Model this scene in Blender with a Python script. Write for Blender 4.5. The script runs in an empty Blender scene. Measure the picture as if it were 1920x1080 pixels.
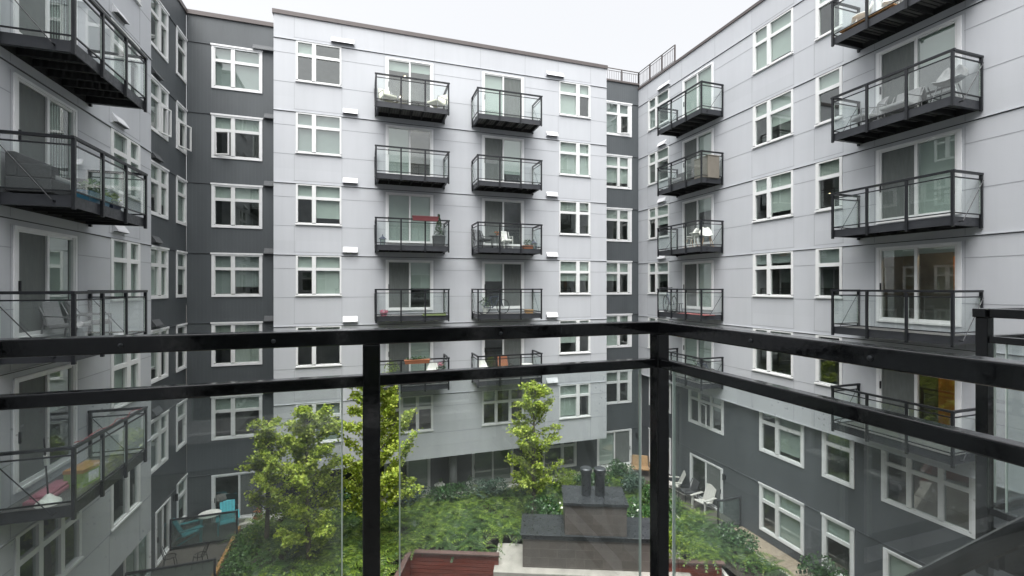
import bpy, math, random
import numpy as np
from mathutils import Vector, Matrix
random.seed(7); rng = np.random.default_rng(7)
S = bpy.context.scene; COL = S.collection
ZO = 10.15                      # eye height above the courtyard paving; facade heights below are measured from the eye
rad = math.radians

# ------------------------------------------------------------------ materials
def nt(name):
    m = bpy.data.materials.new(name); m.use_nodes = True
    t = m.node_tree; t.nodes.clear()
    o = t.nodes.new('ShaderNodeOutputMaterial')
    return m, t, o
def N(t, k, **kw):
    n = t.nodes.new(k)
    for a, b in kw.items(): setattr(n, a, b)
    return n
def mat(name, col, rough=.6, metal=0, var=.06, scale=3.0, bump=0, bscale=60, rvar=0, spec=.5, stretch=(1, 1, 1)):
    m, t, o = nt(name); L = t.links.new
    b = N(t, 'ShaderNodeBsdfPrincipled'); L(b.outputs[0], o.inputs[0])
    b.inputs['Metallic'].default_value = metal; b.inputs['Roughness'].default_value = rough
    b.inputs['Specular IOR Level'].default_value = spec
    tc = N(t, 'ShaderNodeTexCoord'); mp = N(t, 'ShaderNodeMapping'); mp.inputs['Scale'].default_value = stretch
    L(tc.outputs['Object'], mp.inputs[0])
    nz = N(t, 'ShaderNodeTexNoise'); nz.inputs['Scale'].default_value = scale; nz.inputs['Detail'].default_value = 6
    L(mp.outputs[0], nz.inputs[0])
    cr = N(t, 'ShaderNodeValToRGB'); e = cr.color_ramp.elements
    e[0].position = .3; e[1].position = .7
    e[0].color = tuple(max(0, c*(1-var)) for c in col) + (1,); e[1].color = tuple(min(1, c*(1+var)) for c in col) + (1,)
    L(nz.outputs[0], cr.inputs[0]); L(cr.outputs[0], b.inputs['Base Color'])
    if rvar:
        mr = N(t, 'ShaderNodeMapRange'); mr.inputs[1].default_value = .35; mr.inputs[2].default_value = .65
        mr.inputs[3].default_value = max(.02, rough-rvar); mr.inputs[4].default_value = rough+rvar
        n2 = N(t, 'ShaderNodeTexNoise'); n2.inputs['Scale'].default_value = scale*4; L(tc.outputs['Object'], n2.inputs[0])
        L(n2.outputs[0], mr.inputs[0]); L(mr.outputs[0], b.inputs['Roughness'])
    if bump:
        n3 = N(t, 'ShaderNodeTexNoise'); n3.inputs['Scale'].default_value = bscale; n3.inputs['Detail'].default_value = 4
        L(mp.outputs[0], n3.inputs[0])
        bp = N(t, 'ShaderNodeBump'); bp.inputs['Strength'].default_value = bump; bp.inputs['Distance'].default_value = .01
        L(n3.outputs[0], bp.inputs['Height']); L(bp.outputs[0], b.inputs['Normal'])
    return m
def mat_glass(name, tint, f0=.05, rough=.0, gcol=(1, 1, 1), haze=0, hcol=(.6, .65, .65), flat=False, drops=0):
    m, t, o = nt(name); L = t.links.new
    tr = N(t, 'ShaderNodeBsdfTransparent'); tr.inputs[0].default_value = tint + (1,)
    gl = N(t, 'ShaderNodeBsdfGlossy'); gl.inputs['Roughness'].default_value = rough; gl.inputs[0].default_value = gcol + (1,)
    lw = N(t, 'ShaderNodeLayerWeight'); lw.inputs[0].default_value = .5
    p = N(t, 'ShaderNodeMath', operation='POWER'); p.inputs[1].default_value = 5; L(lw.outputs['Facing'], p.inputs[0])
    ma = N(t, 'ShaderNodeMath', operation='MULTIPLY_ADD'); ma.inputs[1].default_value = 1-f0; ma.inputs[2].default_value = f0
    L(p.outputs[0], ma.inputs[0])
    mx = N(t, 'ShaderNodeMixShader'); L(ma.outputs[0], mx.inputs[0]); L(tr.outputs[0], mx.inputs[1]); L(gl.outputs[0], mx.inputs[2])
    last = mx
    if haze:                                   # thin rain film with milky reflections painted in as a pale diffuse veil
        df = N(t, 'ShaderNodeBsdfDiffuse'); df.inputs[0].default_value = hcol + (1,)
        tc = N(t, 'ShaderNodeTexCoord'); mp = N(t, 'ShaderNodeMapping'); mp.inputs['Scale'].default_value = (7, 7, 1.2); L(tc.outputs['Object'], mp.inputs[0])
        nz = N(t, 'ShaderNodeTexNoise'); nz.inputs['Scale'].default_value = 2.2; nz.inputs['Detail'].default_value = 8; L(mp.outputs[0], nz.inputs[0])
        mr = N(t, 'ShaderNodeMapRange'); mr.inputs[1].default_value = .4; mr.inputs[2].default_value = .75; mr.inputs[3].default_value = haze*(.9 if flat else .4); mr.inputs[4].default_value = haze*(1.1 if flat else 1.6)
        L(nz.outputs[0], mr.inputs[0]); fac = mr.outputs[0]
        if drops:                              # rain drops: small round spots, thinned out by a noise mask
            vo = N(t, 'ShaderNodeTexVoronoi'); vo.inputs['Scale'].default_value = 42; L(tc.outputs['Object'], vo.inputs[0])
            lt = N(t, 'ShaderNodeMath', operation='LESS_THAN'); lt.inputs[1].default_value = .13; L(vo.outputs['Distance'], lt.inputs[0])
            n4 = N(t, 'ShaderNodeTexNoise'); n4.inputs['Scale'].default_value = 3; L(tc.outputs['Object'], n4.inputs[0])
            m4 = N(t, 'ShaderNodeMapRange'); m4.inputs[1].default_value = .42; m4.inputs[2].default_value = .62; m4.inputs[4].default_value = drops; L(n4.outputs[0], m4.inputs[0])
            m5 = N(t, 'ShaderNodeMath', operation='MULTIPLY'); L(lt.outputs[0], m5.inputs[0]); L(m4.outputs[0], m5.inputs[1])
            m6 = N(t, 'ShaderNodeMath', operation='ADD'); L(m5.outputs[0], m6.inputs[0]); L(fac, m6.inputs[1]); fac = m6.outputs[0]
        m2 = N(t, 'ShaderNodeMixShader'); L(fac, m2.inputs[0]); L(mx.outputs[0], m2.inputs[1]); L(df.outputs[0], m2.inputs[2]); last = m2
    L(last.outputs[0], o.inputs[0]); return m
def mat_emit(name, col, s):
    m, t, o = nt(name); e = N(t, 'ShaderNodeEmission'); e.inputs[0].default_value = col + (1,); e.inputs[1].default_value = s
    t.links.new(e.outputs[0], o.inputs[0]); return m
def mat_leaf(name, cols, trans=.3, rough=.5):
    m, t, o = nt(name); L = t.links.new
    g = N(t, 'ShaderNodeNewGeometry'); cr = N(t, 'ShaderNodeValToRGB'); e = cr.color_ramp.elements
    while len(e) < len(cols): e.new(.5)
    for i, c in enumerate(cols): e[i].position = i/(len(cols)-1); e[i].color = c + (1,)
    L(g.outputs['Random Per Island'], cr.inputs[0])
    b = N(t, 'ShaderNodeBsdfPrincipled'); b.inputs['Roughness'].default_value = rough; L(cr.outputs[0], b.inputs['Base Color'])
    tl = N(t, 'ShaderNodeBsdfTranslucent'); L(cr.outputs[0], tl.inputs[0])
    mx = N(t, 'ShaderNodeMixShader'); mx.inputs[0].default_value = trans
    L(b.outputs[0], mx.inputs[1]); L(tl.outputs[0], mx.inputs[2]); L(mx.outputs[0], o.inputs[0]); return m
def mat_boards(name, col, pitch, axis='X', depth=.6, rough=.55, var=.1):
    """siding with narrow vertical boards"""
    m = mat(name, col, rough, var=var, scale=1.2, stretch=(1, 1, .25)); t = m.node_tree; L = t.links.new
    b = [n for n in t.nodes if n.type == 'BSDF_PRINCIPLED'][0]
    tc = [n for n in t.nodes if n.type == 'TEX_COORD'][0]
    w = N(t, 'ShaderNodeTexWave', wave_type='BANDS', bands_direction=axis, wave_profile='SAW')
    w.inputs['Scale'].default_value = .314/pitch; L(tc.outputs['Object'], w.inputs[0])
    pw = N(t, 'ShaderNodeMath', operation='POWER'); pw.inputs[1].default_value = 8; L(w.outputs['Fac'], pw.inputs[0])
    bp = N(t, 'ShaderNodeBump'); bp.invert = True; bp.inputs['Strength'].default_value = depth; bp.inputs['Distance'].default_value = .012
    L(pw.outputs[0], bp.inputs['Height']); L(bp.outputs[0], b.inputs['Normal']); return m
def mat_tiles(name, col, mortar, w, h, var=.12, rough=.5):
    m, t, o = nt(name); L = t.links.new
    b = N(t, 'ShaderNodeBsdfPrincipled'); b.inputs['Roughness'].default_value = rough; L(b.outputs[0], o.inputs[0])
    tc = N(t, 'ShaderNodeTexCoord'); sp = N(t, 'ShaderNodeSeparateXYZ'); L(tc.outputs['Object'], sp.inputs[0])
    ad = N(t, 'ShaderNodeMath', operation='ADD'); L(sp.outputs[0], ad.inputs[0]); L(sp.outputs[1], ad.inputs[1])
    cb = N(t, 'ShaderNodeCombineXYZ'); L(ad.outputs[0], cb.inputs[0]); L(sp.outputs[2], cb.inputs[1])
    br = N(t, 'ShaderNodeTexBrick'); L(cb.outputs[0], br.inputs[0]); br.offset = .5
    br.inputs['Scale'].default_value = 1; br.inputs['Brick Width'].default_value = w; br.inputs['Row Height'].default_value = h; br.inputs['Mortar Size'].default_value = .006
    br.inputs['Color1'].default_value = tuple(c*(1-var) for c in col) + (1,); br.inputs['Color2'].default_value = tuple(c*(1+var) for c in col) + (1,); br.inputs['Mortar'].default_value = mortar + (1,)
    nz = N(t, 'ShaderNodeTexNoise'); nz.inputs['Scale'].default_value = 4; nz.inputs['Detail'].default_value = 6; L(tc.outputs['Object'], nz.inputs[0])
    mr = N(t, 'ShaderNodeMapRange'); mr.inputs[3].default_value = .75; mr.inputs[4].default_value = 1.25; L(nz.outputs[0], mr.inputs[0])
    mx = N(t, 'ShaderNodeMix', data_type='RGBA', blend_type='MULTIPLY'); mx.inputs[0].default_value = 1
    L(br.outputs[0], mx.inputs[6]); L(mr.outputs[0], mx.inputs[7]); L(mx.outputs[2], b.inputs['Base Color']); return m

M = {}
M['light'] = mat('light_panel', (.445, .462, .488), .55, var=.035, scale=.7, bump=.02, bscale=25, stretch=(1, 1, .35))
def panel_variation(m, amt, streak):
    t = m.node_tree; L = t.links.new; b = [n for n in t.nodes if n.type == 'BSDF_PRINCIPLED'][0]; src = b.inputs['Base Color'].links[0].from_socket
    g = N(t, 'ShaderNodeNewGeometry'); mr = N(t, 'ShaderNodeMapRange'); mr.inputs[3].default_value = 1-amt; mr.inputs[4].default_value = 1+amt; L(g.outputs['Random Per Island'], mr.inputs[0])
    tc = N(t, 'ShaderNodeTexCoord'); mp = N(t, 'ShaderNodeMapping'); mp.inputs['Scale'].default_value = (2.2, 2.2, .16); L(tc.outputs['Object'], mp.inputs[0])
    nz = N(t, 'ShaderNodeTexNoise'); nz.inputs['Scale'].default_value = 1.6; nz.inputs['Detail'].default_value = 7; nz.inputs['Roughness'].default_value = .65; L(mp.outputs[0], nz.inputs[0])
    m2 = N(t, 'ShaderNodeMapRange'); m2.inputs[1].default_value = .42; m2.inputs[2].default_value = .8; m2.inputs[3].default_value = 1; m2.inputs[4].default_value = 1-streak; L(nz.outputs[0], m2.inputs[0])
    mm = N(t, 'ShaderNodeMath', operation='MULTIPLY'); L(mr.outputs[0], mm.inputs[0]); L(m2.outputs[0], mm.inputs[1])
    mx = N(t, 'ShaderNodeMix', data_type='RGBA', blend_type='MULTIPLY'); mx.inputs[0].default_value = 1; L(src, mx.inputs[6]); L(mm.outputs[0], mx.inputs[7]); L(mx.outputs[2], b.inputs['Base Color'])
panel_variation(M['light'], .02, .05)
M['dark'] = mat_boards('dark_boards', (.073, .083, .090), .14, depth=.35)
M['dark2'] = mat('dark_siding', (.074, .083, .092), .6, var=.12, scale=1.1, stretch=(1, 1, .3), bump=.05, bscale=18)
M['seam'] = mat('seam_grey', (.27, .28, .30), .6); M['seamd'] = mat('flashing_dark', (.06, .065, .07), .5); M['flashshade'] = mat('flashing_shadow', (.03, .033, .036), .5)  # the last one paints the shadow beneath the flashings
M['coping'] = mat('brown_coping', (.10, .087, .085), .45, metal=.2)
M['white'] = mat('white_vinyl', (.66, .67, .67), .35, var=.03)
M['offw'] = mat('weathered_white', (.46, .46, .43), .6); M['white2'] = mat('white_trim_board', (.72, .73, .74), .5, var=.05)
M['vent'] = mat('white_vent_metal', (.48, .49, .51), .45, var=.03)
M['ventd'] = mat('dark_vent_metal', (.085, .09, .095), .75, spec=.2)
M['pane'] = mat_glass('window_glass', (.69, .765, .73), .16, 0, (.96, 1, .985))
M['bglass'] = mat_glass('balcony_glass', (.955, .978, .97), .045, 0, haze=.006)
M['oglass'] = mat_glass('balcony_glass_wet', (.94, .965, .958), .06, 0, haze=.042, hcol=(.62, .66, .66), drops=.22)
M['gedge'] = mat('glass_edge', (.80, .90, .84), .15)  # pale colour stands in for sky light gathered by the polished edges
M['frost'] = mat_glass('frosted_glass', (.70, .76, .74), .06, .12, haze=.20, hcol=(.24, .29, .28), flat=True)
M['room'] = mat('room_dark', (.24, .235, .22), .8, var=.3, scale=1.5); M['roomw'] = mat('room_warm_wood', (.55, .20, .05), .6, var=.25, scale=3, stretch=(1, 1, .2))
M['blind'] = mat('roller_blind', (.58, .60, .585), .8, var=.03); M['blind2'] = mat('grey_blind', (.36, .375, .38), .8, var=.04); M['sheer'] = mat('pale_curtain', (.46, .47, .45), .9, var=.12, scale=9, stretch=(4, 1, .15))
M['screen'] = mat_glass('insect_screen', (.42, .42, .42), .01, .5, haze=.6, hcol=(.215, .235, .228), flat=True)
M['black'] = mat('black_metal', (.017, .019, .022), .38, metal=.3, var=.15, scale=8, rvar=.08)
M['fascia'] = mat('charcoal_metal', (.036, .039, .045), .42, metal=.2, var=.12, scale=4, rvar=.08)
M['own'] = mat('wet_black_paint', (.006, .0065, .0075), .11, var=.3, scale=14, rvar=.07, bump=.012, bscale=90, spec=.7)
M['deck'] = mat('composite_deck', (.10, .102, .098), .55, var=.15, scale=5, stretch=(.3, 4, 1))
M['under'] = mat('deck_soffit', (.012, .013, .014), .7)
M['concrete'] = mat('pale_concrete', (.47, .45, .42), .75, var=.1, scale=2.2, bump=.1, bscale=40)
M['curb'] = mat('concrete_curb', (.50, .485, .45), .8, var=.15, scale=3, bump=.1, bscale=40)
M['slab'] = mat('beige_concrete', (.31, .295, .265), .75, var=.14, scale=2.5, bump=.1, bscale=40); M['paving'] = mat_tiles('wet_pavers', (.20, .175, .145), (.09, .085, .075), .6, .6, rough=.4)
M['path'] = mat('gravel_path', (.24, .20, .15), .8, var=.2, scale=7, bump=.3, bscale=60)
M['soil'] = mat('dark_soil', (.028, .024, .018), .9, var=.4, scale=3, bump=.4, bscale=20)
M['tile'] = mat_tiles('brown_grey_tile', (.105, .092, .084), (.17, .155, .14), .62, .30)
M['zinc'] = mat('dark_zinc', (.055, .06, .066), .35, metal=.5, var=.2, scale=3, rvar=.1)
M['redwood'] = mat('red_stained_timber', (.15, .030, .018), .5, var=.3, scale=4, stretch=(.3, 3, 3), rvar=.1); M['redcap'] = mat('weathered_cap', (.10, .062, .055), .5, var=.2, scale=4)
M['timber'] = mat('orange_timber', (.36, .20, .075), .6, var=.2, scale=3)
M['colg'] = mat('grey_column_paint', (.19, .20, .205), .5); M['bark'] = mat('bark', (.10, .085, .065), .85, var=.3, scale=9, bump=.5, bscale=30, stretch=(1, 1, .3))
M['ginkgo'] = mat_leaf('ginkgo_leaf', [(.15, .22, .02), (.26, .36, .03), (.38, .47, .055), (.52, .58, .12)], .42)
M['fern'] = mat_leaf('fern_leaf', [(.040, .085, .012), (.085, .15, .02), (.19, .27, .035)], .25)
M['fern2'] = mat_leaf('dark_fern_leaf', [(.015, .045, .012), (.035, .08, .018), (.065, .12, .028)], .2)
M['shrub'] = mat_leaf('shrub_leaf', [(.018, .05, .015), (.03, .085, .022), (.05, .12, .03)], .2, .4)
M['shrub2'] = mat_leaf('bright_shrub_leaf', [(.07, .13, .012), (.13, .20, .015), (.20, .26, .02)], .3)
M['grassy'] = mat_leaf('groundcover_leaf', [(.02, .065, .012), (.04, .11, .016), (.075, .16, .024)], .25)
M['bluegreen'] = mat_leaf('blue_green_leaf', [(.03, .06, .04), (.05, .095, .065), (.08, .13, .09)], .2)
M['flower'] = mat('white_petals', (.8, .8, .74), .7); M['orangef'] = mat_leaf('orange_petals', [(.65, .10, .02), (.8, .22, .06)], .2); M['pinkf'] = mat_leaf('pink_petals', [(.6, .1, .2), (.75, .25, .35)], .2)
M['teal'] = mat('teal_plastic', (.07, .43, .50), .45); M['cream'] = mat('cream_cushion', (.62, .61, .50), .85, var=.05); M['wplast'] = mat('white_plastic', (.74, .74, .70), .4)
M['greyfab'] = mat('grey_fabric', (.25, .255, .26), .9, var=.1, scale=12); M['dgrey'] = mat('dark_wicker', (.05, .052, .055), .7, var=.2, scale=20, bump=.4, bscale=90)
M['wood'] = mat('light_wood', (.45, .27, .13), .55, var=.15, scale=5, stretch=(.3, 3, 3)); M['owood'] = mat('orange_board', (.42, .22, .09), .55, var=.12, scale=4)
M['taupe'] = mat('taupe_plastic', (.16, .145, .12), .6, var=.1); M['tan'] = mat('tan_wicker', (.27, .18, .095), .8, var=.15, scale=20, bump=.3, bscale=60)
M['terra'] = mat('terracotta', (.30, .115, .06), .7); M['red'] = mat('dark_red_paint', (.16, .045, .05), .5); M['pink'] = mat('pink_glaze', (.34, .13, .17), .4)
M['blue'] = mat('blue_glaze', (.03, .12, .19), .35); M['navy'] = mat('navy_metal', (.03, .04, .07), .4); M['lime'] = mat('lime_mat', (.13, .17, .07), .8); M['green'] = mat('green_box', (.24, .36, .12), .6)
M['paper'] = mat('printed_paper', (.62, .64, .66), .7, var=.25, scale=18); M['rubber'] = mat('black_rubber', (.015, .015, .016), .6); M['steel'] = mat('brushed_steel', (.20, .205, .21), .45, metal=.6)
M['lamp2'] = mat_emit('warm_lamp', (1, .66, .34), 11.0); M['lamp'] = mat_emit('lamp_glow', (1, .72, .42), 9.0); M['redstr'] = mat('red_tinsel', (.30, .09, .09), .5)

# ------------------------------------------------------------------ mesh helpers
class MB:
    def __init__(s): s.v = []; s.f = []; s.m = []
    def quad(s, a, b, c, d, m=0):
        n = len(s.v); s.v += [a, b, c, d]; s.f.append((n, n+1, n+2, n+3)); s.m.append(m)
    def box(s, x0, x1, y0, y1, z0, z1, m=0):
        n = len(s.v)
        s.v += [(x0, y0, z0), (x1, y0, z0), (x1, y1, z0), (x0, y1, z0), (x0, y0, z1), (x1, y0, z1), (x1, y1, z1), (x0, y1, z1)]
        for f in ((0, 3, 2, 1), (4, 5, 6, 7), (0, 1, 5, 4), (1, 2, 6, 5), (2, 3, 7, 6), (3, 0, 4, 7)):
            s.f.append(tuple(n+i for i in f)); s.m.append(m)
    def hexa(s, p, m=0):
        n = len(s.v); s.v += [tuple(q) for q in p]
        for f in ((0, 3, 2, 1), (4, 5, 6, 7), (0, 1, 5, 4), (1, 2, 6, 5), (2, 3, 7, 6), (3, 0, 4, 7)):
            s.f.append(tuple(n+i for i in f)); s.m.append(m)
    def tube(s, pts, r, k=6, m=0, closed=False):
        pts = [Vector(p) for p in pts]; rs = r if isinstance(r, (list, tuple)) else [r]*len(pts)
        rings = []; n0 = len(s.v); up = Vector((.13, .31, .94))
        for i, p in enumerate(pts):
            if closed: d = pts[(i+1) % len(pts)]-pts[i-1]
            else: d = pts[min(i+1, len(pts)-1)]-pts[max(i-1, 0)]
            d.normalize(); a = d.cross(up)
            if a.length < .15: a = d.cross(Vector((1, 0, 0)))
            a.normalize(); b = d.cross(a); ring = []
            for j in range(k):
                t = 2*math.pi*j/k; q = p+(a*math.cos(t)+b*math.sin(t))*rs[i]; ring.append(len(s.v)); s.v.append(tuple(q))
            rings.append(ring)
        pairs = list(zip(rings[:-1], rings[1:])) + ([(rings[-1], rings[0])] if closed else [])
        for A, B in pairs:
            for j in range(k): s.f.append((A[j], A[(j+1) % k], B[(j+1) % k], B[j])); s.m.append(m)
        if not closed:
            s.f.append(tuple(reversed(rings[0]))); s.m.append(m); s.f.append(tuple(rings[-1])); s.m.append(m)
    def lathe(s, prof, k=14, m=0, c=(0, 0, 0)):
        n = len(s.v)
        for r, z in prof:
            for j in range(k):
                t = 2*math.pi*j/k; s.v.append((c[0]+r*math.cos(t), c[1]+r*math.sin(t), c[2]+z))
        for i in range(len(prof)-1):
            for j in range(k): s.f.append((n+i*k+j, n+i*k+(j+1) % k, n+(i+1)*k+(j+1) % k, n+(i+1)*k+j)); s.m.append(m)
        s.f.append(tuple(n+j for j in reversed(range(k)))); s.m.append(m)
        s.f.append(tuple(n+(len(prof)-1)*k+j for j in range(k))); s.m.append(m)
    def mesh(s, name, mats, smooth=False):
        me = bpy.data.meshes.new(name); me.from_pydata(s.v, [], s.f)
        for x in mats: me.materials.append(x)
        if len(mats) > 1: me.polygons.foreach_set('material_index', s.m)
        if smooth: me.polygons.foreach_set('use_smooth', [True]*len(s.f))
        me.update(); return me
    def build(s, name, mats, parent=None, loc=(0, 0, 0), rot=(0, 0, 0), smooth=False, bevel=0):
        if not isinstance(mats, (list, tuple)): mats = [mats]
        return link(name, s.mesh(name, mats, smooth), parent, loc, rot, bevel)
def link(name, me, parent=None, loc=(0, 0, 0), rot=(0, 0, 0), bevel=0):
    o = bpy.data.objects.new(name, me); COL.objects.link(o); o.location = loc; o.rotation_euler = rot
    if parent: o.parent = parent
    if bevel:
        b = o.modifiers.new('bevel', 'BEVEL'); b.width = bevel; b.segments = 2; b.limit_method = 'ANGLE'; b.angle_limit = rad(40)
    return o
def tag(o, label=None, cat=None, group=None, kind=None):
    if label: o['label'] = label
    if cat: o['category'] = cat
    if group: o['group'] = group
    if kind: o['kind'] = kind
    return o
def thing(name, label, cat, loc, rz=0, group=None):
    o = link(name, None, None, loc, (0, 0, rz)); o.empty_display_size = .3
    return tag(o, label, cat, group)
def structure(o, label, cat): return tag(o, label, cat, kind='structure')
def quads_mesh(name, P, mats, mi=None):
    """P: (n,4,3) array of separate quads"""
    n = len(P); me = bpy.data.meshes.new(name)
    me.vertices.add(n*4); me.vertices.foreach_set('co', P.reshape(-1).astype(np.float32))
    me.loops.add(n*4); me.loops.foreach_set('vertex_index', np.arange(n*4, dtype=np.int32))
    me.polygons.add(n); me.polygons.foreach_set('loop_start', np.arange(0, n*4, 4, dtype=np.int32)); me.polygons.foreach_set('loop_total', np.full(n, 4, dtype=np.int32))
    for x in mats: me.materials.append(x)
    if mi is not None: me.polygons.foreach_set('material_index', mi.astype(np.int32))
    me.update(calc_edges=True); me.validate(); return me
def leaf_quads(C, size, up=.3, aspect=.8, droop=0):
    """leaf-shaped quads at centres C with random facing"""
    n = len(C); d = rng.normal(size=(n, 3)); d[:, 2] = d[:, 2]*.6-droop; d /= np.linalg.norm(d, axis=1)[:, None]
    nn = rng.normal(size=(n, 3)); nn[:, 2] = np.abs(nn[:, 2])+up; s = np.cross(d, nn); s /= np.linalg.norm(s, axis=1)[:, None]
    sz = size*(rng.random(n)*.7+.65); d = d*sz[:, None]; s = s*(sz*aspect)[:, None]
    return np.stack([C-d*.5, C+s*.5+d*.12, C+d*.5, C-s*.5+d*.12], 1)

# ------------------------------------------------------------------ facade pieces (x to the viewer's right, y into the wall, z up)
def cells(mb, u0, u1, z0, z1, holes, y=0, m=0, reveal=.1):
    us = sorted({u0, u1, *[min(max(h[i], u0), u1) for h in holes for i in (0, 1)]}); zs = sorted({z0, z1, *[min(max(h[i], z0), z1) for h in holes for i in (2, 3)]})
    for a, b in zip(us[:-1], us[1:]):
        for c, d in zip(zs[:-1], zs[1:]):
            cu, cz = (a+b)/2, (c+d)/2
            if any(h[0] < cu < h[1] and h[2] < cz < h[3] for h in holes): continue
            mb.quad((a, y, c), (b, y, c), (b, y, d), (a, y, d), m)
    for a, b, c, d in holes:
        e = y+reveal
        mb.quad((a, y, c), (a, y, d), (a, e, d), (a, e, c), m); mb.quad((b, y, c), (b, e, c), (b, e, d), (b, y, d), m)
        mb.quad((a, y, c), (a, e, c), (b, e, c), (b, y, c), m); mb.quad((a, y, d), (b, y, d), (b, e, d), (a, e, d), m)
cache = {}
def room_mesh(w, h):
    k = ('room', round(w, 2), round(h, 2))
    if k not in cache:
        mb = MB(); a, b, c, d, e, f = -.25, w+.25, .075, 1.6, -h-.1, .12
        mb.quad((a, d, e), (b, d, e), (b, d, f), (a, d, f)); mb.quad((a, c, e), (a, d, e), (a, d, f), (a, c, f)); mb.quad((b, c, e), (b, c, f), (b, d, f), (b, d, e))
        mb.quad((a, c, e), (b, c, e), (b, d, e), (a, d, e)); mb.quad((a, c, f), (a, d, f), (b, d, f), (b, c, f))
        cache[k] = mb.mesh('room', [M['room']])
    return cache[k]
def frame_mesh(w, h, panes, transom, trim, sill):
    k = ('f', w, h, tuple(panes), transom, trim, sill)
    if k not in cache:
        mb = MB(); p0 = -.028; b1 = .07
        top = .05 if not trim else .09; bot = .10 if not trim else .13
        xs = [0.0]
        for a, b in panes: xs += [a, b]
        xs.append(w)
        for i in range(0, len(xs), 2):                         # stiles and mullions
            ed = (i == 0 or i == len(xs)-2)
            if trim and ed:                                     # flat casing board plus the vinyl frame inside it
                a, b = xs[i], xs[i+1]; c = .085
                if i == 0: mb.box(a, a+c, -.035, b1, -h, 0, 1); mb.box(a+c, b, -.022, b1, -h+bot, -top, 0)
                else: mb.box(b-c, b, -.035, b1, -h, 0, 1); mb.box(a, b-c, -.022, b1, -h+bot, -top, 0)
            else: mb.box(xs[i], xs[i+1], p0 if not ed else p0+.003, b1, -h+bot, -top if trim else -top, 0)
        for a, b in panes:
            mb.box(a, b, -.02, b1, -top-.001, -.001 if not trim else -.09, 0) if not trim else None
            mb.box(a, b, -.02, b1, -h+bot-.03, -h+bot, 0)
            if transom: mb.box(a, b, -.024, b1, -transom-.062, -transom+.062, 0)
            # slim sash line round each light
        if trim:
            mb.box(.085, w-.085, -.035, b1, -.088, 0, 1); mb.box(-.03, w+.03, -.06, -.036, -.02, .05, 1)
            mb.box(.085, w-.085, -.035, b1, -h, -h+.09, 1); mb.box(xs[1]-.001 if False else .086, w-.086, -.021, b1-.001, -h+.091, -h+bot-.031, 0)
        else:
            mb.box(0, w, -.019, b1-.001, -h, -h+bot-.031, 0); mb.box(-.02, w+.02, -.06, -.0195, -h, -h+.05, 0)
            for i in range(0, len(xs), 2): mb.box(xs[i], xs[i+1], -.018, b1-.002, -top+.0005, -.002, 0)
        cache[k] = mb.mesh('window', [M['white'], M['white2']])
    return cache[k]
def pane_mesh(w, h, panes, y=.03, z0=None):
    k = ('p', w, h, tuple(panes), y)
    if k not in cache:
        mb = MB()
        for a, b in panes: mb.quad((a-.01, y, -h+.05), (b+.01, y, -h+.05), (b+.01, y, -.03), (a-.01, y, -.03))
        cache[k] = mb.mesh('pane', [M['pane']])
    return cache[k]
def window(parent, u, head, y0, w, h, panes, transom=.575, trim=False, blinds=None, room=None, name='window', opened=False):
    base = ZO+head; fo = link(name, frame_mesh(w, h, panes, transom, trim, True), parent, (u, y0, base))
    link('pane', pane_mesh(w, h, panes), fo)
    r = link('room', room_mesh(w, h), fo)
    if room: r.data = r.data.copy(); r.data.materials[0] = room
    if blinds is None:
        blinds = []
        b0 = random.choice([.32, .36, .5, .8, 1, 1, .97])
        for i in range(len(panes)): blinds.append(b0 if random.random() < .6 else random.choice([.3, .34, .75, 1.0]))
        if random.random() < .12: blinds = [0]*len(panes)
    mb = MB()
    for (a, b), fr in zip(panes, blinds):
        if fr <= 0: continue
        z = -h+.12 if fr >= 1 else -.03-fr*(h-.15)
        mb.quad((a-.03, .10, z), (b+.03, .10, z), (b+.03, .10, .0), (a-.03, .10, .0)); mb.box(a-.02, b+.02, .092, .108, z-.03, z-.001)
    if mb.f: mb.build('blind', [random.choice([M['blind'], M['blind'], M['blind'], M['blind2'], M['sheer']])], fo)
    if opened:                                                  # a casement swung outwards on its left edge
        a, b = panes[opened-1]; ww = b-a; hh = h-transom-.2; s = MB()
        s.box(0, .05, -.03, .02, 0, hh); s.box(ww-.05, ww, -.03, .02, 0, hh); s.box(.05, ww-.05, -.03, .02, 0, .05); s.box(.05, ww-.05, -.03, .02, hh-.05, hh)
        so = s.build('casement', M['white'], fo, (a, -.03, -h+.13), (0, 0, rad(-16)))
    return fo
def door_mesh(w, h, hand, wide):
    k = ('d', w, h, hand, wide)
    if k not in cache:
        mb = MB(); j = .14 if wide else .10; mid = w/2
        mb.box(0, j*.6, -.03, .07, -h, 0, 1); mb.box(j*.6, j, -.018, .07, -h+.06, -.06, 0); mb.box(w-j*.6, w, -.03, .07, -h, 0, 1); mb.box(w-j, w-j*.6, -.018, .07, -h+.06, -.06, 0)
        mb.box(j*.6, w-j*.6, -.03, .07, -.06, 0, 1); mb.box(j*.6, w-j*.6, -.05, .07, -h, -h+.06, 0)
        mb.box(mid-.038, mid+.038, -.016, .07, -h+.06, -.06, 0)
        mb.box(j, mid-.038, -.012, .06, -.11, -.06, 0); mb.box(mid+.038, w-j, .005, .065, -.11, -.06, 0)
        mb.box(j, mid-.038, -.012, .06, -h+.06, -h+.14, 0); mb.box(mid+.038, w-j, .005, .065, -h+.06, -h+.14, 0)
        hx = j-.012 if hand > 0 else w-j+.012; mb.box(hx-.012, hx+.012, -.06, -.0185, -h*.58, -h*.48, 2)
        cache[k] = mb.mesh('sliding_door', [M['white'], M['white2'], M['black']])
    return cache[k]
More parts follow.
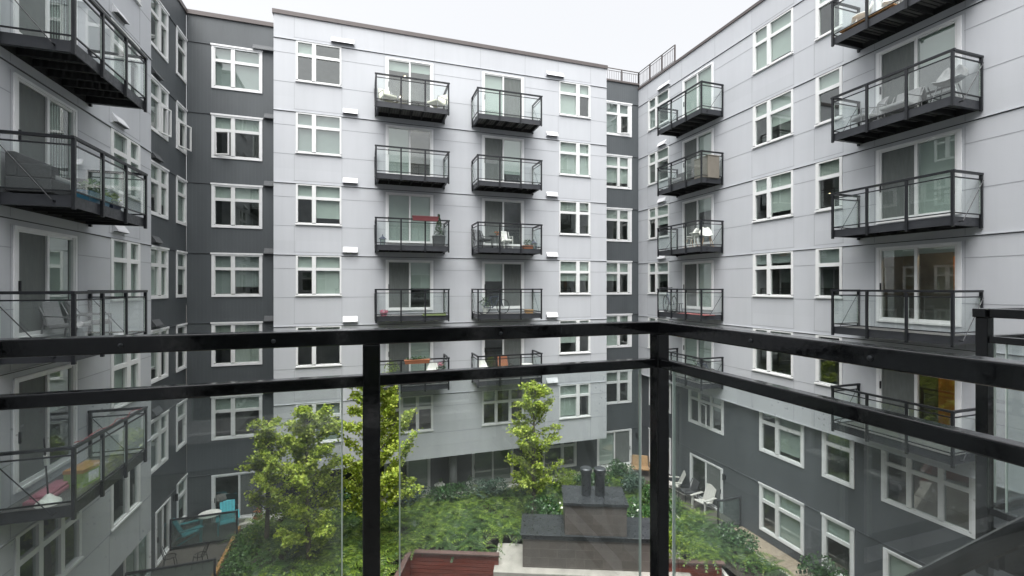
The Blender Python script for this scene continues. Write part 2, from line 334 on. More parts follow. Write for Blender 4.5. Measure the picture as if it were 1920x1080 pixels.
def door(parent, u, head, y0, w=2.1, h=2.27, left=('screen', 0), right=('blind', 1), hand=1, wide=True, lamps=(), room=None):
    fo = link('sliding_door', door_mesh(w, h, hand, wide), parent, (u, y0, ZO+head)); j = .14 if wide else .10; mid = w/2
    P = [(j, mid-.038), (mid+.038, w-j)]
    link('pane', pane_mesh(w, h, P, .035), fo)
    r = link('room', room_mesh(w, h), fo)
    if room: r.data = r.data.copy(); r.data.materials[0] = room
    for (a, b), spec in zip(P, (left, right)):
        k, fr = spec
        if k == 'screen':
            mb = MB(); mb.quad((a, .022, -h+.13), (b, .022, -h+.13), (b, .022, -.1), (a, .022, -.1)); mb.build('screen', M['screen'], fo)
            if fr: k = 'blind'
        if fr and k != 'none':
            z = -.05-fr*(h-.15); mb = MB()
            if k == 'vertical':
                n = 9
                for i in range(n):
                    x = a+(b-a)*(i+.5)/n; mb.quad((x-.055, .09, z), (x+.05, .125, z), (x+.05, .125, -.03), (x-.055, .09, -.03))
            else: mb.quad((a-.02, .10, z), (b+.02, .10, z), (b+.02, .10, -.02), (a-.02, .10, -.02))
            mb.build('blind', M['blind'] if k in ('blind', 'screen', 'vertical') else M[k], fo)
    for (x, y, z) in lamps:
        mb = MB(); mb.lathe([(.005, -.04), (.04, -.03), (.05, 0), (.04, .03), (.005, .04)], 10); mb.build('ceiling_lamp', M['lamp'], fo, (x, y, z))
    return fo
def balcony(parent, u, T, L=3.1, D=1.22, n=3, ps=.062, rt=.06, gap=.10, mr=.03, name='balcony', M1='black', M2='fascia', gm='bglass', midpost=None, zz=None, y0=0):
    z0 = zz if zz is not None else ZO
    mb = MB(); nb = 8; dz = -1.17
    for i in range(nb):
        a = -D+ps+.035+(D-ps-.045)*i/nb; b = -D+ps+.035+(D-ps-.045)*(i+1)/nb-.012; mb.box(.1, L-.1, a, b, dz-.025, dz, 0)
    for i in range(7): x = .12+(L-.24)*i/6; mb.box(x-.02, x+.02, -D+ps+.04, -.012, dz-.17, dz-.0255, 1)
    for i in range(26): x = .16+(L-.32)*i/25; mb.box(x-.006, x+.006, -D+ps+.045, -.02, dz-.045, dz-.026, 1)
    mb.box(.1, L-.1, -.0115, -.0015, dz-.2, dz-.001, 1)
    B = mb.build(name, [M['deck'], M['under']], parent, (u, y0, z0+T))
    f = MB(); yf = -D+ps
    f.box(ps*.5, L-ps*.5, yf, yf+.03, -1.37, -1.15); f.box(ps, ps+.03, yf+.031, -.004, -1.37, -1.15); f.box(L-ps-.03, L-ps, yf+.031, -.004, -1.37, -1.15)
    f.box(ps+.031, ps+.09, yf+.031, -.004, -1.37, -1.355); f.box(L-ps-.09, L-ps-.031, yf+.031, -.004, -1.37, -1.355)
    f.build('fascia', M[M2], B)
    def U(name, za, zb, wd):
        q = MB(); c = (ps-wd)/2
        q.box(c-.02 if za > -.1 else c, L-c+.02 if za > -.1 else L-c, -D+c, -D+c+wd, zb, za)
        q.box(c, c+wd, -D+c+wd+.0005, -.0, zb, za); q.box(L-c-wd, L-c, -D+c+wd+.0005, -.0, zb, za)
        q.build(name, M[M1], B, bevel=.004)
    U('top_rail', 0, -rt, ps+.004); U('mid_rail', -rt-gap, -rt-gap-mr, mr); U('bottom_rail', -1.05, -1.05-mr, mr)
    k = ('post', ps, M1)
    if k not in cache:
        q = MB(); q.box(-ps/2, ps/2, -ps/2, ps/2, -1.42, -rt-.0006); cache[k] = q.mesh('post', [M[M1]])
    xs = [ps/2+(L-ps)*i/n for i in range(n+1)]
    sides = [-.045] + ([midpost] if midpost is not None else [])
    for x in xs: link('post', cache[k], B, (x, -D+ps/2, 0), bevel=.004)
    for x in (xs[0], xs[-1]):
        for y in sides: link('post', cache[k], B, (x, y, 0), bevel=.004)
    def pane(a, b, z1, z0, along):
        q = MB(); t = .005; g = .052 if gm != 'oglass' else .086
        if along: x0, x1 = a+g, b-g; q.quad((x0, -t, z0), (x1, -t, z0), (x1, -t, z1), (x0, -t, z1)); q.quad((x1, t, z0), (x0, t, z0), (x0, t, z1), (x1, t, z1)); q.quad((x0, t, z0), (x0, -t, z0), (x0, -t, z1), (x0, t, z1), 1); q.quad((x1, -t, z0), (x1, t, z0), (x1, t, z1), (x1, -t, z1), 1)
        if along and gm == 'oglass':
            for xa, xb in ((x0, x0+.004), (x1-.004, x1)): q.quad((xb, t+.0006, z0), (xa, t+.0006, z0), (xa, t+.0006, z1), (xb, t+.0006, z1), 1); q.quad((xa, -t-.0006, z0), (xb, -t-.0006, z0), (xb, -t-.0006, z1), (xa, -t-.0006, z1), 1)
        if not along: x0, x1 = a+g, b-g; q.quad((-t, x0, z0), (-t, x1, z0), (-t, x1, z1), (-t, x0, z1)); q.quad((t, x1, z0), (t, x0, z0), (t, x0, z1), (t, x1, z1)); q.quad((t, x0, z0), (-t, x0, z0), (-t, x0, z1), (t, x0, z1), 1); q.quad((-t, x1, z0), (t, x1, z0), (t, x1, z1), (-t, x1, z1), 1)
        if not along and gm == 'oglass':
            for xa, xb in ((x0, x0+.004), (x1-.004, x1)):
                for sx in (-1, 1): q.quad((sx*(t+.0006), xa, z0), (sx*(t+.0006), xb, z0), (sx*(t+.0006), xb, z1), (sx*(t+.0006), xa, z1), 1)
        return q
    gz1, gz0 = -rt-gap-mr-.001, -1.049
    for a, b in zip(xs[:-1], xs[1:]): pane(a, b, gz1, gz0, True).build('glass_pane', [M[gm], M['gedge']], B, (0, -D+ps/2, 0))
    ys = [-D+ps/2] + sorted(sides)
    for x in (xs[0], xs[-1]):
        for a, b in zip(ys[:-1], ys[1:]): pane(a, b, gz1, gz0, False).build('glass_pane', [M[gm], M['gedge']], B, (x, 0, 0))
    ytop = midpost if midpost is not None else -.05
    for sx, x in ((-1, 0), (1, L)):
        own = M1 != 'black'; q = MB(); q.tube([(x+sx*.018, ytop+.0, -.2 if not own else -.04), (x+sx*.018, -D+(.34 if not own else .24), -1.27)], .010 if not own else .019, 10); q.tube([(x-sx*.06, -D+.34, -1.27), (x+sx*.03, -D+.34, -1.27)], .018, 8)
        q.build('brace_rod', M[M1], B)
    return B
def vent(parent, u, z, w, y0=0, m='vent'):
    mb = MB(); h = .24; d = .15
    mb.hexa([(0, -d, 0), (w, -d, 0), (w, -.001, 0), (0, -.001, 0), (0, -d+.02, .05), (w, -d+.02, .05), (w, -.001, h), (0, -.001, h)], 0)
    mb.box(-.02, w+.02, -.03, -.0005, -.03, -.002, 0); mb.box(.03, w-.03, -d+.02, -.03, -.012, -.001, 1)
    return mb.build('wall_vent', [M[m], M['seamd']], parent, (u, y0, ZO+z))
def seams(name, parent, y0, u0, u1, heads, wins, doors, zmin, zmax, keep=None):
    """cladding joints, flashings and their painted shadows: wins (u0,u1), doors (u0,u1)"""
    mb = MB()
    def hseg(z, blocks, hh, m, p):
        a = u0
        for b0, b1 in sorted(blocks):
            if b0 > a+.01: mb.box(a, b0, -p, -.0002, z-hh/2, z+hh/2, m)
            a = max(a, b1)
        if u1 > a+.01: mb.box(a, u1, -p, -.0002, z-hh/2, z+hh/2, m)
    for h in heads:
        mb.box(u0, u1, -.03, -.0002, ZO+h+.012, ZO+h+.034, 0); mb.box(u0, u1, -.012, -.0002, ZO+h-.012, ZO+h+.0115, 1)  # lower dark strip is the flashing's shadow put into colour
        hseg(ZO+h-1.77, doors, .017, 2, .004)
        hseg(ZO+h-.56, [(a-.02, b+.02) for a, b in wins]+[(a-.05, b+.05) for a, b in doors], .017, 2, .004)
        for a, b in wins: mb.box(a-.08, b+.04, -.004, -.0002, ZO+h+.125, ZO+h+.142, 2)
    hs = sorted(heads)
    for i, h in enumerate(hs):
        lo = h-1.76; hi = h-.02
        for a, b in doors:
            for x in (a-.07, b+.07): mb.box(x-.006, x+.006, -.0025, -.0002, ZO+h+.04, ZO+min(h+2.9 if i < len(hs)-1 else 99, zmax), 2)
        for a, b in wins:
            for x in (a-.06, b+.02): mb.box(x-.006, x+.006, -.0025, -.0002, ZO+max(zmin, hs[i-1]+.15 if i else zmin), ZO+lo-.012, 2)
        if i == len(hs)-1:
            for a, b in wins:
                for x in (a-.06, b+.02): mb.box(x-.006, x+.006, -.0025, -.0002, ZO+h+.15, ZO+zmax, 2)
    return mb.build(name, [M['light'], M['flashshade'], M['seam']], parent, (0, y0, 0))

ROWS = [1.33+3*k for k in (3, 2, 1, 0, -1)]; LOW = -4.93
A_P = [(.08, .62), (.78, 1.72)]; B_P = [(.05, .93), (1.12, 1.63)]; T_P = [(.08, .62), (.76, 1.32), (1.46, 2.0)]
G = -10.15

# ------------------------------------------------------------------ facing wing
FW = thing('apartment_building', 'light grey apartment wing facing the viewer across the courtyard, with two columns of balconies', 'building', (-3.5, 20.95, 0)); fx = 3.5
holesF = []; winA, winB, dA, dB = (-2.66, -.87), (9.37, 11.1), (.97, 3.07), (5.38, 7.48)
for h in ROWS+[LOW]:
    for a, b in (winA, winB): holesF.append((a+fx, b+fx, ZO+h-1.72, ZO+h))
    for a, b in (dA, dB):
        holesF.append((a+fx, b+fx, ZO+h-2.39, ZO+h-.12) if h != LOW else (a+fx, b+fx, ZO+h-1.66, ZO+h))
mb = MB(); zb, zt = ZO-7.85, ZO+11.33
cells(mb, 0, 15.55, zb, zt, holesF)
mb.quad((0, 0, zb), (0, 1.7, zb), (15.55, 1.7, zb), (15.55, 0, zb)); mb.quad((0, 0, zb), (0, 0, zt), (0, 1.7, zt), (0, 1.7, zb)); mb.quad((15.55, 0, zb), (15.55, 1.7, zb), (15.55, 1.7, zt), (15.55, 0, zt))
mb.build('light_wall', M['light'], FW)
mb = MB(); mb.box(-.05, 15.6, -.05, 1.9, zt+.001, zt+.17); mb.build('roof_coping', M['coping'], FW)
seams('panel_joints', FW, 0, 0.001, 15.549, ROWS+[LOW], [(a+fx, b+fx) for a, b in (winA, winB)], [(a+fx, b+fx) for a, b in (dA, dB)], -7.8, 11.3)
fb = {('A', 3): [.3, 0], ('A', 2): [1, 1], ('A', 1): [.33, .85], ('A', 0): [.34, 1], ('A', -1): [.5, .35], ('B', 3): [1, .33], ('B', 2): [1, 1], ('B', 1): [.26, .24], ('B', 0): [.62, .6], ('B', -1): [.7, .2]}
for k, h in zip((3, 2, 1, 0, -1), ROWS):
    window(FW, winA[0]+fx, h, 0, 1.79, 1.72, A_P, blinds=fb[('A', k)]); window(FW, winB[0]+fx, h, 0, 1.73, 1.72, B_P, blinds=fb[('B', k)])
window(FW, winA[0]+fx, LOW, 0, 1.79, 1.72, A_P, blinds=[1, 1]); window(FW, winB[0]+fx, LOW, 0, 1.73, 1.72, B_P, blinds=[.97, .35])
window(FW, dA[0]+fx, LOW, 0, 2.1, 1.66, T_P, blinds=[0, .3, .3]); window(FW, dB[0]+fx, LOW, 0, 2.1, 1.66, T_P, blinds=[.3, 0, 0])
FD = {('A', 3): (('blind', .22), ('blind', .2), [(.9, .7, -.45), (.75, 1.2, -1.2)]), ('A', 2): (('vertical', 1), ('none', 0), [(.35, .8, -1.1), (.95, .9, -1.2), (.8, 1.2, -1.5)]),
      ('A', 1): (('vertical', 1), ('blind', 1), []), ('A', 0): (('screen', .9), ('blind', .58), []), ('A', -1): (('screen', .5), ('blind', 1), []),
      ('B', 3): (('blind', 1), ('screen', .3), []), ('B', 2): (('screen', 0), ('blind', .8), []), ('B', 1): (('screen', 0), ('none', 0), []), ('B', 0): (('blind', .42), ('screen', 0), []), ('B', -1): (('none', 0), ('screen', 0), [])}
for k, h in zip((3, 2, 1, 0, -1), ROWS):
    for c, d in (('A', dA), ('B', dB)):
        l, r, lm = FD[(c, k)]; door(FW, d[0]+fx, h-.12, 0, left=l, right=r, lamps=lm)
    balcony(FW, .5+fx, 3*k-.08); balcony(FW, 4.86+fx, 3*k-.08)
    vent(FW, (-.81 if k < 3 else -1.28)+fx, h+.16, .6 if k < 3 else .93); vent(FW, 8.66+fx, h+.17, .6 if k < 3 else .93)
vent(FW, 8.66+fx, LOW+.17, .6)
# recessed dark walls of the facing wing (1.7 m behind the light face)
DW = (-6.18, 1.95, [(.14, .73), (.89, 1.82)]); EW = (12.5, 2.14, [(.15, 1.20), (1.37, 1.89)])
holesD = []; DH = [h+.1 for h in ROWS]+[-4.75]
for h in DH:
    holesD += [(DW[0]+fx, DW[0]+DW[1]+fx, ZO+h-1.86, ZO+h), (EW[0]+fx, EW[0]+EW[1]+fx, ZO+h-1.86, ZO+h)]
GF = [('door', -6.18, 2.1, -8.12), ('door', .98, 2.2, -8.1), ('door', 5.28, 2.22, -8.1), ('win', 9.15, 2.0, -8.0), ('door', 12.42, 2.22, -8.12)]
for k, u, w, h in GF: holesD.append((u+fx, u+w+fx, ZO+(G if k == 'door' else -9.82)+.02, ZO+h))
mb = MB(); cells(mb, -3.6, 18.6, 0, ZO+11.6, holesD, y=1.7); mb.build('dark_wall', M['dark'], FW)
for a in ((-3.65, .02, 11.78), (15.53, 18.62, 11.70)):
    mb = MB(); mb.box(a[0], a[1], 1.64, 2.2, ZO+11.601, ZO+a[2]); mb.build('roof_coping', M['coping'], FW)
mb = MB()
for h in DH[:-1]+[-4.72, -8.1]:
    for a, b in ((-3.6, DW[0]+fx-.03), (DW[0]+DW[1]+fx+.03, -.001), (15.56, EW[0]+fx-.03), (EW[0]+EW[1]+fx+.03, 18.6)):
        if b > a: mb.box(a, b, 1.675, 1.6998, ZO+h+.01, ZO+h+.028, 0); mb.box(a, b, 1.69, 1.6998, ZO+h-.012, ZO+h+.0095, 1)  # second strip paints the shade below the flashing
mb.build('panel_joints', [M['dark2'], M['flashshade']], FW)
for k, h in zip((3, 2, 1, 0, -1, -2), DH):
    window(FW, DW[0]+fx, h, 1.7, DW[1], 1.86, DW[2], .64, True, blinds={3: [1, 1], 2: [.3, .34], 1: [.3, .3], 0: [.97, .8], -1: [.3, 1], -2: [.34, .34]}[k], opened=1 if k == 2 else False)
    window(FW, EW[0]+fx, h, 1.7, EW[1], 1.86, EW[2], .64, True, blinds={3: [1, .3], 2: [.85, .85], 1: [.35, .35], 0: [.6, .34], -1: [1, .5], -2: [.3, .3]}[k], opened=2 if k == 3 else False)
    vent(FW, (-4.15 if k < 3 else -4.6)+fx, h+.05, .45 if k < 3 else .9, 1.7, 'ventd')
door(FW, GF[0][1]+fx, GF[0][3], 1.7, 2.1, 2.03, ('none', 0), ('screen', 0)); door(FW, GF[1][1]+fx, GF[1][3], 1.7, 2.2, 2.04, ('blind', .3), ('blind', .95))
door(FW, GF[2][1]+fx, GF[2][3], 1.7, 2.22, 2.04, ('blind2', 1), ('blind2', 1)); door(FW, GF[4][1]+fx, GF[4][3], 1.7, 2.22, 2.03, ('blind', .97), ('screen', .9), hand=-1)
window(FW, GF[3][1]+fx, GF[3][3], 1.7, 2.0, 1.82, [(.14, 1.08), (1.24, 1.86)], .64, True, blinds=[.2, .2])
mb = MB(); mb.tube([(4.16+fx, .85, .001), (4.16+fx, .85, zb-.001)], .19, 20); mb.build('column', M['colg'], FW, smooth=True)
mb = MB(); mb.box(-3.6, 18.6, 3.4, 9, 0, ZO+11.2); mb.build('roof', M['coping'], FW)

# ------------------------------------------------------------------ left wing
LW = thing('apartment_building', 'light grey and charcoal apartment wing along the left edge, balconies seen end on', 'building', (-6.5, 17.62, 0), rad(90)); lx = -17.62
dL, wL = (11.5, 13.57), (15.12, 16.82); LP = [(.14, .86), (1.08, 1.56)]
holes = []
for h in ROWS+[LOW]:
    holes.append((wL[0]+lx, wL[1]+lx, ZO+h-1.72, ZO+h)); holes.append((5.2+lx, 7.0+lx, ZO+h-1.72, ZO+h))
    holes.append((dL[0]+lx, dL[1]+lx, ZO+h-2.39, ZO+h-.12) if h != LOW else (11.55+lx, 13.75+lx, ZO+h-1.66, ZO+h))
mb = MB(); cells(mb, .4+lx, 0, zb, zt, holes)
mb.quad((0, 0, zb), (0, .62, zb), (0, .62, zt), (0, 0, zt)); mb.quad((.4+lx, 0, zb), (.4+lx, .62, zb), (0, .62, zb), (0, 0, zb))
mb.build('light_wall', M['light'], LW)
mb = MB(); mb.box(.4+lx, .05, -.05, .9, zt+.001, zt+.17); mb.build('roof_coping', M['coping'], LW)
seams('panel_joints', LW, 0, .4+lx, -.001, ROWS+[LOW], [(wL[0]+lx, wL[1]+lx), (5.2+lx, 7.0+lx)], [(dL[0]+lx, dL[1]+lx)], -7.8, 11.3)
lb = {3: [1, 1], 2: [1, .4], 1: [.97, 1], 0: [1, 1], -1: [1, .9]}
for k, h in zip((3, 2, 1, 0, -1), ROWS):
    window(LW, wL[0]+lx, h, 0, 1.7, 1.72, LP, blinds=lb[k]); window(LW, 5.2+lx, h, 0, 1.8, 1.72, A_P)
    door(LW, dL[0]+lx, h-.12, 0, 2.07, left=('screen', .95) if k != 0 else ('screen', 1), right=('vertical', 1) if k in (1, 2) else ('blind', .9 if k == 0 else .45))
    vent(LW, 15.2+lx, h+.2, .65)
    if -1 <= k <= 2: balcony(LW, 10.98+lx, 3*k-.08, 3.12)
window(LW, wL[0]+lx, LOW, 0, 1.7, 1.72, [(.12, .88), (1.02, 1.58)], 0, blinds=[.0, .0]); window(LW, 11.55+lx, LOW, 0, 2.2, 1.66, [(.1, .66), (.8, 1.4), (1.54, 2.1)], blinds=[0, 0, 0]); window(LW, 5.2+lx, LOW, 0, 1.8, 1.72, A_P)
NW = (19.0, 1.69, [(.15, .83), (1.06, 1.55)]); XW = (21.53, 1.08, [(.15, .92)])
holes = []
for h in DH:
    for W in (NW, XW): holes.append((W[0]+lx, W[0]+W[1]+lx, ZO+h-1.86, ZO+h))
LG = [('door', 17.3, 1.9, -8.1), ('door', 19.6, 1.35, -8.15), ('win', 21.6, 1.05, -7.95)]
for k, u, w, h in LG: holes.append((u+lx, u+w+lx, ZO+(G if k == 'door' else -9.75)+.02, ZO+h))
mb = MB(); cells(mb, .4+lx, 5.03, 0, ZO+11.6, holes, y=.61); mb.build('dark_wall', M['dark'], LW)
mb = MB(); mb.box(.02, 5.0, .56, 1.1, ZO+11.601, ZO+11.78); mb.build('roof_coping', M['coping'], LW)
mb = MB()
for h in DH[:-1]+[-4.72, -8.1]:
    for a, b in ((.001, NW[0]+lx-.03), (NW[0]+NW[1]+lx+.03, XW[0]+lx-.03), (XW[0]+XW[1]+lx+.03, 5.0)): mb.box(a, b, .585, .6098, ZO+h+.01, ZO+h+.028, 0); mb.box(a, b, .6, .6098, ZO+h-.012, ZO+h+.0095, 1)  # flashing, then a dark strip painted as its shadow
mb.build('panel_joints', [M['dark2'], M['flashshade']], LW)
for k, h in zip((3, 2, 1, 0, -1, -2), DH):
    window(LW, NW[0]+lx, h, .61, NW[1], 1.86, NW[2], .64, True, blinds={3: [.4, .2], 2: [.6, .3]}.get(k), opened=2 if k == 2 else False); window(LW, XW[0]+lx, h, .61, XW[1], 1.86, XW[2], .64, True, opened=1 if k == 2 else False)
    vent(LW, 19.3+lx, h+.16, .65, .61, 'ventd')
door(LW, LG[0][1]+lx, LG[0][3], .61, 1.9, 2.03, ('blind', .9), ('blind', .9)); door(LW, LG[1][1]+lx, LG[1][3], .61, 1.35, 1.98, ('screen', 0), ('none', 0)); window(LW, LG[2][1]+lx, LG[2][3], .61, 1.05, 1.8, [(.15, .9)], .64, True)
mb = MB(); mb.box(.4+lx, 5.4, 2.2, 8, 0, ZO+11.2); mb.build('roof', M['coping'], LW)
def sconce(parent, u, z, y0):
    mb = MB(); mb.box(-.05, .05, -.02, -.001, -.1, .1); mb.tube([(0, -.09, -.13), (0, -.09, .13)], .055, 12); mb.box(-.02, .02, -.06, -.0205, -.03, .03)
    mb.build('wall_lamp', M['black'], parent, (u, y0, ZO+z))
sconce(LW, 21.3+lx, -8.35, .61); sconce(FW, 14.95+fx, -8.5, 1.7)

# ------------------------------------------------------------------ right wing
RW = thing('apartment_building', 'long light grey apartment wing receding along the right, charcoal below its third row of windows', 'building', (15.1, 22.65, 0), rad(-90))
def ry(y): return 22.65-y
wA, wC, wE = ry(21.69), ry(14.54), ry(11.84); d1, d2 = ry(18.83), ry(9.85); RA = [(.12, .65), (.84, 1.74)]; RC = [(.13, .68), (.84, 1.74)]; RE = [(.12, .84)]
RB = ZO-4.96; holes = []
for h in ROWS:
    for u, w in ((wA, 1.82), (wC, 1.82), (wE, .93), (ry(5.6), 1.8)): holes.append((u, u+w, ZO+h-1.72, ZO+h))
    for u in (d1, d2): holes.append((u, u+2.1, ZO+h-2.39, ZO+h-.12))
mb = MB(); cells(mb, 0, 22.3, RB, zt, holes); mb.quad((0, 0, RB), (0, .25, RB), (22.3, .25, RB), (22.3, 0, RB)); mb.box(0.0, 22.3, -.012, -.0003, RB-.03, RB+.012)
mb.build('light_wall', M['light'], RW)
mb = MB(); mb.box(-.03, 22.3, -.05, .9, zt+.001, zt+.12); mb.build('roof_coping', M['coping'], RW)
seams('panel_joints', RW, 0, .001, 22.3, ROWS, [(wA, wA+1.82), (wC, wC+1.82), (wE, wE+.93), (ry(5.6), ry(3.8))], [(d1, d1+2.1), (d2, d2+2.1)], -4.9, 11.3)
rb = {3: ([1, .5], [1, .92], [.34]), 2: ([.34, .4], [.34, .66], [.34]), 1: ([.34, .6], [.33, .88], [.34]), 0: ([.34, .34], [.24, .22], [.33]), -1: ([.9, .3], [.1, .1], [.0])}
RD = {(1, 3): (('blind', 1), ('vertical', 1)), (1, 2): (('screen', 0), ('blind', .92)), (1, 1): (('screen', 0), ('blind', .3)), (1, 0): (('screen', 0), ('blind', 1)), (1, -1): (('blind', .9), ('blind', .75)),
      (2, 3): (('none', 0), ('blind', .3)), (2, 2): (('screen', .3), ('blind', .42)), (2, 1): (('screen', .95), ('blind', 1)), (2, 0): (('blind', .12), ('blind', .1)), (2, -1): (('screen', 0), ('none', 0))}
for k, h in zip((3, 2, 1, 0, -1), ROWS):
    a, c, e = rb[k]
    window(RW, wA, h, 0, 1.82, 1.72, RA, blinds=a); window(RW, wC, h, 0, 1.82, 1.72, RC, blinds=c); window(RW, wE, h, 0, .93, 1.72, RE, blinds=e); window(RW, ry(5.6), h, 0, 1.8, 1.72, RC)
    door(RW, d1, h-.12, 0, left=RD[(1, k)][0], right=RD[(1, k)][1]); door(RW, d2, h-.12, 0, left=RD[(2, k)][0], right=RD[(2, k)][1])
    balcony(RW, ry(19.23), 3*k-.08, 3.1, 1.2); balcony(RW, ry(10.4), 3*k-.08, 3.1, 1.2)
    vent(RW, ry(20.75), h+.16, .65 if k < 3 else .95)
# warm timber panelling in two of the right hand rooms
for k, a, b in ((0, 1.55, 2.2), (-1, 1.2, 2.25)):
    mb = MB(); mb.box(a, b, .7, .74, -2.2, -.35 if k == 0 else -.1); mb.build('wardrobe', M['roomw'], RW, (d2, 0, ZO+1.33+3*k-.12))
    mb = MB(); mb.lathe([(.01, -.07), (.07, -.05), (.09, 0), (.07, .05), (.01, .07)], 12); mb.build('ceiling_lamp', M['lamp2'] if k == 0 else M['lamp'], RW, (d2+1.35, .35, ZO+1.33+3*k-.12+.02))
LC = [(-4.78, 1.85), (-7.95, 1.86)]; holes = []; lower = []
for h, hh in LC:
    lower += [('win', 14.42, 1.96, [(.14, .74), (.9, 1.82)], h, hh), ('win', 11.77, 1.1, [(.15, .95)], h, hh)]
lower += [('win', 9.85, 2.3, [(.15, .68), (.82, 1.46), (1.6, 2.15)], LC[0][0], LC[0][1]), ('door', 9.8, 2.2, None, -8.05, 2.1), ('win', 18.65, 2.3, [(.15, .68), (.82, 1.46), (1.6, 2.15)], LC[0][0], LC[0][1]), ('door', 18.55, 2.15, None, -8.15, 2.0),
          ('win', 21.9, 1.9, [(.14, .74), (.9, 1.76)], LC[0][0], LC[0][1]), ('win', 21.9, 1.9, [(.14, .74), (.9, 1.76)], LC[1][0], LC[1][1]), ('win', 5.8, 1.96, [(.14, .74), (.9, 1.82)], LC[0][0], LC[0][1])]
for k, y, w, p, h, hh in lower: holes.append((ry(y), ry(y)+w, ZO+h-hh, ZO+h))
mb = MB(); cells(mb, -.05, 22.3, 0, ZO-4.5, holes, y=.22); mb.build('dark_wall', M['dark2'], RW)
mb = MB()
for a, b in ((0, ry(21.9)-.03), (ry(20)+.03, ry(14.42)-.03), (ry(12.46)+.03, ry(11.77)-.03), (ry(10.67)+.03, 22.3)): mb.box(a, b, .195, .2198, ZO-7.95, ZO-7.93, 0); mb.box(a, b, .21, .2198, ZO-7.97, ZO-7.951, 1)  # dark lower strip is painted shade from the flashing
mb.box(-.045, -.005, .14, .215, 0.01, ZO-4.98, 2)
mb.build('panel_joints', [M['dark2'], M['flashshade'], M['white2']], RW)
for i, (k, y, w, p, h, hh) in enumerate(lower):
    if k == 'win': window(RW, ry(y), h, .22, w, hh, p, .64, True, blinds={0: [.2, .9], 1: [.42], 2: [.34, .97], 3: [.34], 4: [0, 0, 0], 6: [.4, .2, .5]}.get(i), opened=2 if i == 6 else False)
    else: door(RW, ry(y), h, .22, w, hh, ('blind', .95) if y < 12 else ('none', 0), ('blind', .95) if y < 12 else ('screen', 0), hand=-1)
sconce(RW, ry(16.28), -8.45, .22)
mb = MB(); mb.box(-.5, 22.3, 2.2, 8, 0, ZO+11.2); mb.build('roof', M['coping'], RW)
# roof railing over the far right corner
def railing(parent, pts, z0, h):
    mb = MB()
    for (a, b) in zip(pts[:-1], pts[1:]):
        a = Vector(a); b = Vector(b); d = b-a; L = d.length; n = max(1, round(L/1.05))
        for z in (h, h-.13, .12): mb.tube([(a.x, a.y, z0+z), (b.x, b.y, z0+z)], .028 if z == h else .016, 6)
        for i in range(n+1): p = a+d*i/n; mb.box(p.x-.03, p.x+.03, p.y-.03, p.y+.03, z0, z0+h)
        for i in range(n*8): p = a+d*(i+.5)/(n*8); mb.box(p.x-.007, p.x+.007, p.y-.007, p.y+.007, z0+.12, z0+h-.13)
    return mb.build('roof_railing', M['coping'], parent)
railing(RW, [(-3.3, .2), (-.12, .2)][:0] + [(-.05, -2.2), (-.05, .06), (3.15, .06)], zt+.12, .92)

# ------------------------------------------------------------------ the wing the viewer stands on (behind the camera)
OW = thing('apartment_building', 'grey apartment wing behind the near railing, out of frame', 'building', (0, -.72, 0), rad(180))
mb = MB(); cells(mb, -15.1, 6.5, 0, zt, [(-1.0, 1.3, ZO-1.1, ZO+1.2), (-6.2, -4.1, ZO-1.1, ZO+1.2), (-9, -7, ZO-.4, ZO+1.3), (3, 5, ZO-.4, ZO+1.3)]); mb.build('light_wall', M['light'], OW)
door(OW, -1.0, 1.2, 0, 2.3, 2.3, ('none', 0), ('blind', .3)); door(OW, -6.2, 1.2, 0, 2.1, 2.3, ('blind', 1), ('none', 0)); window(OW, -9, 1.3, 0, 2.0, 1.7, [(.1, .7), (.9, 1.9)]); window(OW, 3, 1.3, 0, 2.0, 1.7, [(.1, .7), (.9, 1.9)])
mb = MB(); mb.box(-15.1, 6.5, 2.2, 8, 0, ZO+11.2); mb.build('roof', M['coping'], OW)
def own_balcony(label, u0, L, T):
    root = thing('balcony', label, 'balcony', (0, -.72, ZO+T), rad(180))
    b = balcony(root, u0, 0, L, 2.27, 3, .0533, .047, .098, .036, name='deck', M1='own', M2='own', gm='oglass', midpost=-.99, zz=0)
    for ch in list(b.children):                                 # parts hang directly from the balcony
        ch.parent = root; ch.location = (ch.location[0]+u0, ch.location[1], ch.location[2])
    return root
ob = own_balcony('black metal balcony railing with wet glass panes nearest the viewer, crossing the whole picture', -1.1377, 3.307, -.134)
for i, (px, py, pz, fx_) in enumerate(((-.62, 1.4945, -.024, 0), (-.25, 1.4945, -.026, 0), (.45, 1.4945, -.025, 0), (1.082, 1.05, -.024, 1), (1.082, .72, -.026, 1), (1.082, .45, -.024, 1))):
    q = MB(); q.lathe([(.0065, 0), (.006, .002), (.003, .0035)], 10)          # pan-head screws on the inner faces of the rail
    q.build('screw', M['zinc'], ob, (-px, -(py-(.0 if fx_ else .0))-.72, pz), (rad(-90), 0, 0) if not fx_ else (0, rad(90), 0))
own_balcony('next black balcony cut off by the right edge of the picture', -6.28, 3.15, -.115)

